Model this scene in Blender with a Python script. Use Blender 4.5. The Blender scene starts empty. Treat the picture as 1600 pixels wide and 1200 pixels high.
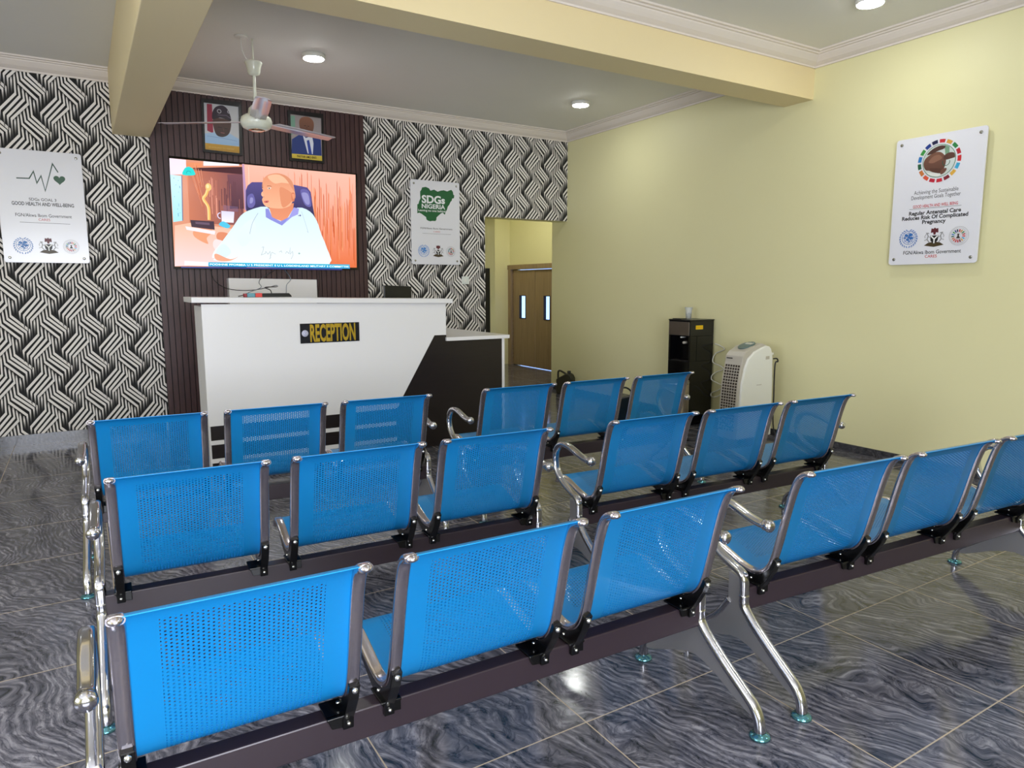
import bpy, bmesh, math, random, json
from mathutils import Vector, Matrix
random.seed(7)
PI = math.pi
sc = bpy.context.scene
COL = sc.collection

# ------------------------------------------------ camera, world, lights, exposure
cd = bpy.data.cameras.new('camera'); cam = bpy.data.objects.new('camera', cd); COL.objects.link(cam)
cd.sensor_width = 36.0; cd.lens = 36.0 * 1090.2 / 1600.0; cd.clip_start = 0.05; cd.clip_end = 100
_yaw, _pitch, _roll = math.radians(31.526), math.radians(-7.927), math.radians(-0.128)
_F = Vector((math.sin(_yaw) * math.cos(_pitch), math.cos(_yaw) * math.cos(_pitch), math.sin(_pitch)))
_r = _F.cross(Vector((0, 0, 1))).normalized(); _u = _r.cross(_F)
_r2 = math.cos(_roll) * _r + math.sin(_roll) * _u; _u2 = -math.sin(_roll) * _r + math.cos(_roll) * _u
cam.matrix_world = Matrix(((_r2.x, _u2.x, -_F.x, 0), (_r2.y, _u2.y, -_F.y, 0), (_r2.z, _u2.z, -_F.z, 1.33), (0, 0, 0, 1)))
sc.camera = cam

w = bpy.data.worlds.new('world'); sc.world = w; w.use_nodes = True
w.node_tree.nodes['Background'].inputs[0].default_value = (0.32, 0.50, 1.0, 1)
w.node_tree.nodes['Background'].inputs[1].default_value = 1.6

def area(name, loc, rot, sx, sy, power, color):
    l = bpy.data.lights.new(name, 'AREA'); l.shape = 'RECTANGLE'; l.size = sx; l.size_y = sy; l.energy = power; l.color = color
    o = bpy.data.objects.new(name, l); COL.objects.link(o); o.location = loc; o.rotation_euler = rot
    return o
# daylight entering through the windows behind and to the left of the camera
area('daylight_rear', (-0.2, -2.38, 1.5), (math.radians(97), 0, 0), 2.7, 1.7, 125, (0.95, 0.97, 1.0))
area('daylight_left', (-3.05, 1.2, 1.6), (math.radians(90), 0, math.radians(-90)), 2.6, 1.3, 48, (0.95, 0.97, 1.0))
area('corridor_ceiling_lamp', (5.15, 8.85, 3.10), (0, 0, 0), 0.3, 0.3, 9.5, (1.0, 1.0, 0.94))

sc.view_settings.view_transform = 'Standard'; sc.view_settings.look = 'None'
sc.view_settings.exposure = 0.88; sc.view_settings.gamma = 1.0; sc.view_settings.use_curve_mapping = False
LAMP_W = 56.0

# ------------------------------------------------ materials
def lin(c):
    return tuple(((v / 255.0) / 12.92 if v / 255.0 <= 0.04045 else ((v / 255.0 + 0.055) / 1.055) ** 2.4) for v in c[:3]) + (1.0,)

def mat(name, color=(200, 200, 200), rough=0.5, metal=0.0, **k):
    m = bpy.data.materials.new(name); m.use_nodes = True
    b = m.node_tree.nodes['Principled BSDF']
    b.inputs['Base Color'].default_value = lin(color); b.inputs['Roughness'].default_value = rough; b.inputs['Metallic'].default_value = metal
    for kk, v in k.items():
        b.inputs[kk.replace('_', ' ')].default_value = v
    return m

class N:
    """small node helper"""
    def __init__(s, m): s.t = m.node_tree; s.b = s.t.nodes['Principled BSDF']; s.m = m
    def n(s, ty, **k):
        o = s.t.nodes.new(ty)
        for a, v in k.items(): setattr(o, a, v)
        return o
    def l(s, a, b): s.t.links.new(a, b)
    def math(s, op, a, b=None, c=None):
        o = s.n('ShaderNodeMath', operation=op)
        for i, v in enumerate((a, b, c)):
            if v is None: continue
            if isinstance(v, (int, float)): o.inputs[i].default_value = v
            else: s.l(v, o.inputs[i])
        return o.outputs[0]
    def mix(s, f, a, b):
        o = s.n('ShaderNodeMix', data_type='RGBA')
        if isinstance(f, (int, float)): o.inputs[0].default_value = f
        else: s.l(f, o.inputs[0])
        for i, v in ((6, a), (7, b)):
            if isinstance(v, tuple): o.inputs[i].default_value = v
            else: s.l(v, o.inputs[i])
        return o.outputs[2]
    def noise(s, vec, scale, detail=4, rough=0.5, dist=0.0):
        o = s.n('ShaderNodeTexNoise'); o.inputs['Scale'].default_value = scale; o.inputs['Detail'].default_value = detail
        o.inputs['Roughness'].default_value = rough; o.inputs['Distortion'].default_value = dist
        if vec is not None: s.l(vec, o.inputs['Vector'])
        return o
    def ramp(s, f, stops):
        o = s.n('ShaderNodeValToRGB'); e = o.color_ramp.elements
        while len(e) < len(stops): e.new(0.5)
        for i, (p, c) in enumerate(stops): e[i].position = p; e[i].color = c if len(c) == 4 else tuple(c) + (1,)
        s.l(f, o.inputs[0]); return o.outputs[0]
    def coord(s, which='Object'): return s.n('ShaderNodeTexCoord').outputs[which]
    def bump(s, h, strength=0.2, dist=0.01):
        o = s.n('ShaderNodeBump'); o.inputs['Strength'].default_value = strength; o.inputs['Distance'].default_value = dist
        s.l(h, o.inputs['Height']); s.l(o.outputs[0], s.b.inputs['Normal']); return o

def paint(name, c1, c2, rough=0.55, scale=1.5, bump=0.04):
    m = mat(name, c1, rough); h = N(m); co = h.coord()
    nz = h.noise(co, scale, 3)
    h.l(h.mix(nz.outputs[0], lin(c1), lin(c2)), h.b.inputs['Base Color'])
    h.bump(h.noise(co, 90, 3).outputs[0], bump, 0.004)
    return m

M = {}
M['yellow'] = paint('yellow_wall_paint', (232, 227, 180), (227, 221, 173), 0.5)
M['cream'] = paint('cream_beam_paint', (240, 222, 176), (236, 217, 170), 0.5)
M['ceiling'] = paint('ceiling_paint', (240, 238, 234), (236, 234, 229), 0.7)
M['cornice'] = paint('cornice_plaster', (236, 226, 218), (231, 221, 212), 0.6)
M['white_lam'] = mat('white_laminate', (232, 230, 230), 0.28)
M['black_plastic'] = mat('black_plastic', (12, 12, 14), 0.3)
M['black_gloss'] = mat('black_gloss', (6, 6, 8), 0.12)
M['white_plastic'] = mat('white_plastic', (236, 236, 230), 0.3)
M['grey_plastic'] = mat('grey_beige_plastic', (190, 184, 172), 0.4)
M['fan_white'] = mat('fan_enamel', (226, 228, 214), 0.22)
M['fan_blade'] = mat('fan_blade_metal', (212, 205, 214), 0.2, 0.35)
M['brass'] = mat('copper_cap', (205, 160, 130), 0.15, 1.0)
M['sign_white'] = mat('sign_acrylic', (232, 232, 240), 0.18)
M['screw'] = mat('standoff_steel', (170, 170, 165), 0.25, 1.0)
M['switch'] = mat('switch_plastic', (225, 230, 226), 0.35)
M['pad'] = mat('foot_pad_film', (92, 146, 156), 0.15, 0.8)
M['bracket'] = mat('bracket_black', (8, 8, 9), 0.2)
M['beam'] = mat('beam_dark', (52, 42, 49), 0.3, 0.1)
M['bolt'] = mat('bolt_steel', (225, 225, 222), 0.2, 1.0)
M['cup'] = mat('clear_plastic', (245, 248, 248), 0.15, 0.0, Transmission_Weight=0.6, IOR=1.2)
M['gold'] = mat('gold_lettering', (206, 170, 52), 0.3, 0.6)
M['yellow_sticker'] = mat('yellow_sticker', (240, 205, 10), 0.5)
M['jerry'] = mat('jerrycan_plastic', (38, 36, 22), 0.45)
M['bag'] = mat('black_leather', (10, 9, 12), 0.4)
M['grout'] = mat('skirting_top', (90, 88, 86), 0.6)

# chrome with faint ripples
m = mat('chrome', (196, 196, 203), 0.15, 1.0); h = N(m); h.bump(h.noise(h.coord(), 22, 2).outputs[0], 0.10, 0.01); M['chrome'] = m
m = mat('dark_chrome', (212, 205, 212), 0.2, 1.0); h = N(m); h.bump(h.noise(h.coord(), 30, 2).outputs[0], 0.08, 0.01); M['side_chrome'] = m
m = mat('brushed_steel', (150, 140, 134), 0.3, 1.0); M['steel'] = m
M['cast'] = mat('cast_leg_metal', (176, 174, 176), 0.32, 0.75)

# blue perforated steel sheet: round holes cut by the shader on a staggered grid (uv in metres)
def perforated(name, hu, v0, v1):
    m = mat(name, (26, 158, 240), 0.32); h = N(m)
    h.b.inputs['Coat Weight'].default_value = 0.15; h.b.inputs['Coat Roughness'].default_value = 0.12
    sp = h.n('ShaderNodeSeparateXYZ'); uv = h.n('ShaderNodeUVMap'); h.l(uv.outputs[0], sp.inputs[0])
    u, v = sp.outputs[0], sp.outputs[1]
    PX, PY, R = 0.0095, 0.0090, 0.0026
    cu = h.math('DIVIDE', u, PX); ci = h.math('FLOOR', cu)
    fu = h.math('MULTIPLY', h.math('SUBTRACT', h.math('SUBTRACT', cu, ci), 0.5), PX)
    off = h.math('MULTIPLY', h.math('FLOORED_MODULO', ci, 2.0), 0.5)
    rv = h.math('ADD', h.math('DIVIDE', v, PY), off)
    fv = h.math('MULTIPLY', h.math('SUBTRACT', h.math('FRACT', rv), 0.5), PY)
    d = h.math('SQRT', h.math('ADD', h.math('MULTIPLY', fu, fu), h.math('MULTIPLY', fv, fv)))
    hole = h.math('LESS_THAN', d, R)
    inu = h.math('LESS_THAN', h.math('ABSOLUTE', u), hu)
    iv = h.math('MULTIPLY', h.math('GREATER_THAN', v, v0), h.math('LESS_THAN', v, v1))
    f = h.math('MULTIPLY', hole, h.math('MULTIPLY', inu, iv))
    tr = h.n('ShaderNodeBsdfTransparent'); mx = h.n('ShaderNodeMixShader')
    h.l(f, mx.inputs[0]); h.l(h.b.outputs[0], mx.inputs[1]); h.l(tr.outputs[0], mx.inputs[2])
    h.l(mx.outputs[0], h.t.nodes['Material Output'].inputs[0])
    return m

# floor: polished grey stone tiles with flowing veins
def stone(name, tile=True, dark=1.0):
    m = mat(name, (90, 90, 96), 0.1); h = N(m); co = h.coord()
    mp = h.n('ShaderNodeMapping'); h.l(co, mp.inputs[0])
    TX, TY, OX, OY = 0.60, 0.6135, 2.432, 1.575
    sp = h.n('ShaderNodeSeparateXYZ'); h.l(co, sp.inputs[0])
    tx = h.math('DIVIDE', h.math('SUBTRACT', sp.outputs[0], OX), TX); ty = h.math('DIVIDE', h.math('SUBTRACT', sp.outputs[1], OY), TY)
    ix, iy = h.math('FLOOR', tx), h.math('FLOOR', ty)
    cid = h.n('ShaderNodeCombineXYZ'); h.l(ix, cid.inputs[0]); h.l(iy, cid.inputs[1])
    wn = h.n('ShaderNodeTexWhiteNoise'); h.l(cid.outputs[0], wn.inputs['Vector'])
    # shift the vein field per tile
    va = h.n('ShaderNodeVectorMath', operation='MULTIPLY_ADD'); h.l(wn.outputs[1], va.inputs[0]); va.inputs[1].default_value = (0.35, 0.35, 0.0) if tile else (0, 0, 0); h.l(co, va.inputs[2])
    n1 = h.noise(va.outputs[0], 1.7, 3, 0.5, 0.4)
    wv = h.n('ShaderNodeVectorMath', operation='MULTIPLY_ADD'); h.l(n1.outputs[1], wv.inputs[0]); wv.inputs[1].default_value = (0.45, 0.45, 0); h.l(va.outputs[0], wv.inputs[2])
    rot = h.n('ShaderNodeMapping'); rot.inputs['Rotation'].default_value = (0, 0, math.radians(-113)); h.l(wv.outputs[0], rot.inputs[0])
    st = h.n('ShaderNodeMapping'); st.inputs['Scale'].default_value = (0.27, 1.0, 1.0); h.l(rot.outputs[0], st.inputs[0])
    n2 = h.noise(st.outputs[0], 24.0, 10, 0.72, 1.5)
    n3 = h.noise(st.outputs[0], 5.0, 4, 0.55, 0.8)
    wav = h.n('ShaderNodeTexWave', wave_type='BANDS', bands_direction='Y'); wav.inputs['Scale'].default_value = 11.0; wav.inputs['Distortion'].default_value = 8.0
    wav.inputs['Detail'].default_value = 4.0; wav.inputs['Detail Scale'].default_value = 1.3; wav.inputs['Detail Roughness'].default_value = 0.7; h.l(st.outputs[0], wav.inputs[0])
    f = h.math('ADD', h.math('ADD', h.math('MULTIPLY', n2.outputs[0], 0.62), h.math('MULTIPLY', n3.outputs[0], 0.26)), h.math('MULTIPLY', wav.outputs[0], 0.12))
    n4 = h.noise(st.outputs[0], 15.0, 6, 0.6, 2.2)
    vein = h.math('SUBTRACT', 1.0, h.math('MINIMUM', h.math('MULTIPLY', h.math('ABSOLUTE', h.math('SUBTRACT', n4.outputs[0], 0.5)), 28.0), 1.0))
    f = h.math('SUBTRACT', f, h.math('MULTIPLY', vein, 0.10))
    k = dark
    base = h.ramp(f, [(0.32, lin((26 * k, 34 * k, 42 * k))), (0.43, lin((72 * k, 72 * k, 82 * k))), (0.52, lin((98 * k, 97 * k, 106 * k))), (0.58, lin((122 * k, 120 * k, 129 * k))), (0.68, lin((160 * k, 158 * k, 164 * k)))])
    if tile:
        gx = h.math('ABSOLUTE', h.math('SUBTRACT', h.math('FRACT', tx), 0.5)); gy = h.math('ABSOLUTE', h.math('SUBTRACT', h.math('FRACT', ty), 0.5))
        g = h.math('MAXIMUM', h.math('GREATER_THAN', gx, 0.5 - 0.0022 / TX), h.math('GREATER_THAN', gy, 0.5 - 0.0022 / TY))
        base = h.mix(g, base, lin((176, 160, 138)))
        h.l(h.math('ADD', h.math('MULTIPLY', g, 0.4), 0.125), h.b.inputs['Roughness'])
    h.l(base, h.b.inputs['Base Color'])
    h.b.inputs['Specular IOR Level'].default_value = 0.5
    return m
M['floor'] = stone('polished_stone_tiles', True)
M['skirt'] = stone('stone_skirting', False, 0.62)

# wood materials
def wood(name, c1, c2, axis_scale=(14, 14, 0.8), rough=0.4):
    m = mat(name, c1, rough); h = N(m); co = h.coord(); mp = h.n('ShaderNodeMapping'); mp.inputs['Scale'].default_value = axis_scale; h.l(co, mp.inputs[0])
    nz = h.noise(mp.outputs[0], 3.0, 6, 0.6, 0.6)
    h.l(h.ramp(nz.outputs[0], [(0.3, lin(c1)), (0.7, lin(c2))]), h.b.inputs['Base Color']); return m
M['slat'] = wood('dark_slat_wood', (58, 36, 38), (78, 52, 52), (10, 10, 1.2), 0.42)
M['groove'] = mat('slat_groove', (22, 13, 15), 0.6)
M['wenge'] = wood('dark_wenge_laminate', (24, 17, 19), (31, 22, 24), (1.2, 10, 16), 0.3)
M['door'] = wood('brown_door_laminate', (136, 114, 84), (158, 134, 102), (8, 8, 0.6), 0.45)

# printed artwork: colour comes from the mesh attribute 'Col'
def art_mat(name, emit=0.0, rough=0.4):
    m = mat(name, (255, 255, 255), rough); h = N(m); a = h.n('ShaderNodeVertexColor', layer_name='Col')
    h.l(a.outputs[0], h.b.inputs['Base Color'])
    if emit:
        h.b.inputs['Base Color'].default_value = (0.02, 0.02, 0.02, 1)
        for lk in list(h.b.inputs['Base Color'].links): h.t.links.remove(lk)
        h.l(a.outputs[0], h.b.inputs['Emission Color']); h.b.inputs['Emission Strength'].default_value = emit; h.b.inputs['Roughness'].default_value = 0.15
    return m
M['print'] = art_mat('printed_colour'); M['paper'] = art_mat('wallpaper_print', 0, 0.75); M['screen'] = art_mat('screen_picture', 0.60)

def emis(name, color, strength):
    m = mat(name, (255, 255, 255), 0.5); b = m.node_tree.nodes['Principled BSDF']
    b.inputs['Emission Color'].default_value = color; b.inputs['Emission Strength'].default_value = strength; return m
M['lamp'] = emis('lit_diffuser', (0.98, 1.0, 0.96, 1), LAMP_W)
M['glass'] = mat('clear_glass', (240, 245, 250), 0.02, 0.0, Transmission_Weight=1.0, IOR=1.1)

# ------------------------------------------------ mesh helpers
class MB:
    def __init__(s): s.v = []; s.f = []; s.mi = []; s.uv = {}; s.sm = []; s.cols = {}
    def face(s, idx, mi=0, uv=None, smooth=False, cols=None):
        k = len(s.f); s.f.append(tuple(idx)); s.mi.append(mi); s.sm.append(smooth)
        if uv: s.uv[k] = uv
        if cols: s.cols[k] = cols
    def add(s, verts, faces, mi=0, smooth=False):
        o = len(s.v); s.v += [tuple(p) for p in verts]
        for f in faces: s.face([o + i for i in f], mi, None, smooth)
    def box(s, x0, x1, y0, y1, z0, z1, mi=0):
        s.add([(x0, y0, z0), (x1, y0, z0), (x1, y1, z0), (x0, y1, z0), (x0, y0, z1), (x1, y0, z1), (x1, y1, z1), (x0, y1, z1)],
              [(0, 3, 2, 1), (4, 5, 6, 7), (0, 1, 5, 4), (1, 2, 6, 5), (2, 3, 7, 6), (3, 0, 4, 7)], mi)
    def prism(s, poly, a0, a1, axis='x', mi=0):
        """poly of 2D points extruded along axis; 2D = the remaining axes in order"""
        def P(p, a): return (a, p[0], p[1]) if axis == 'x' else ((p[0], a, p[1]) if axis == 'y' else (p[0], p[1], a))
        n = len(poly); vs = [P(p, a0) for p in poly] + [P(p, a1) for p in poly]
        s.add(vs, [tuple(range(n))[::-1], tuple(range(n, 2 * n))] + [(i, (i + 1) % n, n + (i + 1) % n, n + i) for i in range(n)], mi)
    def lathe(s, prof, c=(0, 0, 0), n=32, mi=0, smooth=True, axis='z'):
        o = len(s.v)
        for (r, z) in prof:
            for k in range(n):
                a = 2 * PI * k / n; p = (r * math.cos(a), r * math.sin(a), z)
                if axis == 'y': p = (p[0], z, p[1])
                if axis == 'x': p = (z, p[0], p[1])
                s.v.append((c[0] + p[0], c[1] + p[1], c[2] + p[2]))
        for i in range(len(prof) - 1):
            for k in range(n):
                s.face((o + i * n + k, o + i * n + (k + 1) % n, o + (i + 1) * n + (k + 1) % n, o + (i + 1) * n + k), mi, None, smooth)
        s.face([o + k for k in range(n)][::-1], mi); s.face([o + (len(prof) - 1) * n + k for k in range(n)], mi)
    def tube(s, path, r, n=8, mi=0, sect=None, lateral=None):
        """path of 3D points; sect = list of (lateral, normal) offsets; lateral = fixed lateral direction"""
        P = [Vector(p) for p in path]; m = len(P)
        if sect is None: sect = [(r * math.cos(2 * PI * k / n), r * math.sin(2 * PI * k / n)) for k in range(n)]
        n = len(sect); o = len(s.v); last = None
        for i in range(m):
            t = (P[min(i + 1, m - 1)] - P[max(i - 1, 0)]).normalized()
            if lateral is not None: L = Vector(lateral)
            else:
                if last is None: L = t.cross(Vector((0, 0, 1))); L = L if L.length > 1e-3 else Vector((1, 0, 0))
                else: L = last - t * last.dot(t)
            L.normalize(); last = L.copy(); Nn = L.cross(t).normalized()
            for (a, b) in sect: s.v.append(tuple(P[i] + L * a + Nn * b))
        for i in range(m - 1):
            for k in range(n):
                s.face((o + i * n + k, o + i * n + (k + 1) % n, o + (i + 1) * n + (k + 1) % n, o + (i + 1) * n + k), mi, None, True)
        s.face([o + k for k in range(n)][::-1], mi); s.face([o + (m - 1) * n + k for k in range(n)], mi)
    def sphere(s, c, r, mi=0, n=16, sz=1.0):
        prof = [(max(1e-4, r * math.sin(PI * i / 10)), -r * sz * math.cos(PI * i / 10)) for i in range(11)]
        s.lathe(prof, c, n, mi)
    def build(s, name, mats, parent=None, bevel=0, seg=2):
        me = bpy.data.meshes.new(name); me.from_pydata(s.v, [], s.f)
        if not isinstance(mats, (list, tuple)): mats = [mats]
        for m_ in mats: me.materials.append(m_)
        for i, p in enumerate(me.polygons): p.material_index = s.mi[i]; p.use_smooth = s.sm[i]
        if s.uv:
            ul = me.uv_layers.new(name='UVMap')
            for i, p in enumerate(me.polygons):
                q = s.uv.get(i)
                for j, li in enumerate(p.loop_indices): ul.data[li].uv = q[j] if q else (9.0, 9.0)
        if s.cols:
            ca = me.color_attributes.new('Col', 'FLOAT_COLOR', 'CORNER')
            for i, p in enumerate(me.polygons):
                q = s.cols.get(i, [(1, 1, 1, 1)] * len(p.loop_indices))
                for j, li in enumerate(p.loop_indices): ca.data[li].color = q[j]
        me.validate(clean_customdata=False)
        if not s.uv and not s.cols:
            bm = bmesh.new(); bm.from_mesh(me); bmesh.ops.recalc_face_normals(bm, faces=bm.faces)
            if bevel:
                ed = [e for e in bm.edges if len(e.link_faces) == 2 and e.calc_face_angle(0) > 0.5]
                bmesh.ops.bevel(bm, geom=ed, offset=bevel, segments=seg, profile=0.5, affect='EDGES', clamp_overlap=True)
            bm.to_mesh(me); bm.free()
        me.update()
        o = bpy.data.objects.new(name, me); COL.objects.link(o)
        if parent: o.parent = parent
        return o

def tag(o, label=None, cat=None, group=None, kind=None):
    if label: o['label'] = label
    if cat: o['category'] = cat
    if group: o['group'] = group
    if kind: o['kind'] = kind
    return o
def empty(name, loc=(0, 0, 0), rz=0.0):
    o = bpy.data.objects.new(name, None); COL.objects.link(o); o.location = loc; o.rotation_euler = (0, 0, rz); o.empty_display_size = 0.1; return o
def struct(name, mb, m, parent=None, label=None, bevel=0):
    o = mb.build(name, m, parent, bevel)
    if not parent: o['kind'] = 'structure'
    if label: o['label'] = label
    return o
def children(o): return [c for c in bpy.data.objects if c.parent == o]
def copy_tree(o, parent=None):
    c = o.copy(); COL.objects.link(c)
    if parent: c.parent = parent
    for ch in KIDS.get(o.name, []): copy_tree(ch, c)
    return c
KIDS = {}
def index_kids():
    KIDS.clear()
    for o in bpy.data.objects:
        if o.parent: KIDS.setdefault(o.parent.name, []).append(o)

def smooth_path(pts, n=5):
    """Catmull-Rom"""
    out = []; P = [tuple(p) for p in pts]
    for i in range(len(P) - 1):
        p0, p1, p2, p3 = P[max(i - 1, 0)], P[i], P[i + 1], P[min(i + 2, len(P) - 1)]
        for k in range(n):
            t = k / n
            out.append(tuple(0.5 * (2 * b + (c - a) * t + (2 * a - 5 * b + 4 * c - d) * t * t + (3 * b - a - 3 * c + d) * t ** 3) for a, b, c, d in zip(p0, p1, p2, p3)))
    out.append(P[-1]); return out

def blob(pts, n=4):
    """closed Catmull-Rom outline"""
    m_ = len(pts); out = []
    for i in range(m_):
        p0, p1, p2, p3 = pts[i - 1], pts[i], pts[(i + 1) % m_], pts[(i + 2) % m_]
        for k in range(n):
            t = k / n
            out.append(tuple(0.5 * (2 * b + (c - a) * t + (2 * a - 5 * b + 4 * c - d) * t * t + (3 * b - a - 3 * c + d) * t ** 3) for a, b, c, d in zip(p0, p1, p2, p3)))
    return out

def rsect(w, t, n=4, r=None):
    """rounded rectangle section, w along lateral, t along normal"""
    r = r if r is not None else min(w, t) * 0.45; out = []
    for (cx, cy, a0) in ((w / 2 - r, t / 2 - r, 0), (-w / 2 + r, t / 2 - r, 90), (-w / 2 + r, -t / 2 + r, 180), (w / 2 - r, -t / 2 + r, 270)):
        for k in range(n + 1):
            a = math.radians(a0 + 90 * k / n); out.append((cx + r * math.cos(a), cy + r * math.sin(a)))
    return out

def ribbon(pts, wd):
    """2D polyline -> list of (left, right) points with mitred joints"""
    P = [Vector(p) for p in pts]; out = []
    for i, p in enumerate(P):
        d1 = (P[i] - P[i - 1]).normalized() if i else None; d2 = (P[i + 1] - P[i]).normalized() if i < len(P) - 1 else None
        if d1 is None: n = Vector((-d2.y, d2.x)); k = 1
        elif d2 is None: n = Vector((-d1.y, d1.x)); k = 1
        else:
            n1 = Vector((-d1.y, d1.x)); n2 = Vector((-d2.y, d2.x)); n = (n1 + n2).normalized(); k = 1 / max(0.4, n.dot(n1))
        out.append((p + n * wd / 2 * k, p - n * wd / 2 * k))
    return out

class Art:
    """flat printed artwork facing -y, drawn in (x, z); each layer sits 0.15 mm in front of the last"""
    def __init__(s, y=0.0, step=0.00015): s.m = MB(); s.y = y; s.k = 0; s.step = step
    def poly(s, pts, c, c2=None):
        s.k += 1; y = s.y - s.k * s.step; o = len(s.m.v)
        a = sum(pts[i][0] * pts[(i + 1) % len(pts)][1] - pts[(i + 1) % len(pts)][0] * pts[i][1] for i in range(len(pts)))
        pts = list(pts) if a > 0 else list(pts)[::-1]
        s.m.v += [(p[0], y, p[1]) for p in pts]
        zs = [p[1] for p in pts]; z0, z1 = min(zs), max(zs)
        cs = [lin(c)] * len(pts) if c2 is None else [tuple(a_ * (1 - (p[1] - z0) / (z1 - z0)) + b_ * ((p[1] - z0) / (z1 - z0)) for a_, b_ in zip(lin(c2), lin(c))) for p in pts]
        s.m.face(range(o, o + len(pts)), 0, None, False, cs)
    def hpoly(s, pts, cl, cr):
        s.poly(pts, cl); f = len(s.m.f) - 1; xs = [s.m.v[i][0] for i in s.m.f[f]]; x0, x1 = min(xs), max(xs)
        s.m.cols[f] = [tuple(a_ * (1 - (x - x0) / (x1 - x0)) + b_ * ((x - x0) / (x1 - x0)) for a_, b_ in zip(lin(cl), lin(cr))) for x in xs]
    def line(s, pts, wd, c):
        s.k += 1; y = s.y - s.k * s.step; r = ribbon(pts, wd)
        for i in range(len(r) - 1):
            o = len(s.m.v); q = [r[i][0], r[i][1], r[i + 1][1], r[i + 1][0]]
            s.m.v += [(p[0], y, p[1]) for p in q]; s.m.face((o, o + 1, o + 2, o + 3), 0, None, False, [lin(c)] * 4)
    def disc(s, cx, cz, r, c, n=28, rz=None):
        s.poly([(cx + r * math.cos(2 * PI * k / n), cz + (rz or r) * math.sin(2 * PI * k / n)) for k in range(n)], c)
    def arc(s, cx, cz, r, a0, a1, wd, c, n=16):
        s.line([(cx + r * math.cos(math.radians(a0 + (a1 - a0) * k / n)), cz + r * math.sin(math.radians(a0 + (a1 - a0) * k / n))) for k in range(n + 1)], wd, c)
    def build(s, name, parent, m=None): return s.m.build(name, m or M['print'], parent)

_dg = {}
def text_geo(txt, bold=0.0):
    key = (txt, bold)
    if key not in _dg:
        cu = bpy.data.curves.new('t', 'FONT'); cu.body = txt; cu.size = 1; cu.offset = bold; cu.resolution_u = 3
        o = bpy.data.objects.new('t', cu); COL.objects.link(o); bpy.context.view_layer.update()
        me = o.evaluated_get(bpy.context.evaluated_depsgraph_get()).to_mesh()
        vs = [(v.co.x, v.co.y) for v in me.vertices]; fs = [tuple(p.vertices) for p in me.polygons]
        bpy.data.objects.remove(o); bpy.data.curves.remove(cu)
        x0 = min(v[0] for v in vs); x1 = max(v[0] for v in vs)
        _dg[key] = ([((v[0] - x0) / (x1 - x0), v[1]) for v in vs], fs)
    return _dg[key]
CAP = 0.69
def text(name, parent, txt, x0, x1, zb, caph, y, m, bold=0.0, slope=0.0, depth=0.0):
    """text fitted between x0 and x1, baseline zb, capital height caph, facing -y"""
    vs, fs = text_geo(txt, bold); mb = MB()
    P = [(x0 + v[0] * (x1 - x0), y, zb + v[1] * caph / CAP + slope * v[0]) for v in vs]
    if depth:
        n = len(P); ed = {}
        for f in fs:
            for i in range(len(f)):
                e = (f[i], f[(i + 1) % len(f)]); ed[e] = 1
        Q = P + [(p[0], y + depth, p[2]) for p in P]
        mb.add(Q, [tuple(f) for f in fs]); mb.add([], [])
        for (a, b) in ed:
            if (b, a) not in ed: mb.face((a, b, n + b, n + a), 0)
    else: mb.add(P, fs)
    return mb.build(name, m, parent)
def ink(c, name=None):
    k = 'ink_%02x%02x%02x' % c
    if k not in M: M[k] = mat('printed_ink_%02x%02x%02x' % c, c, 0.4)
    return M[k]

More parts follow.
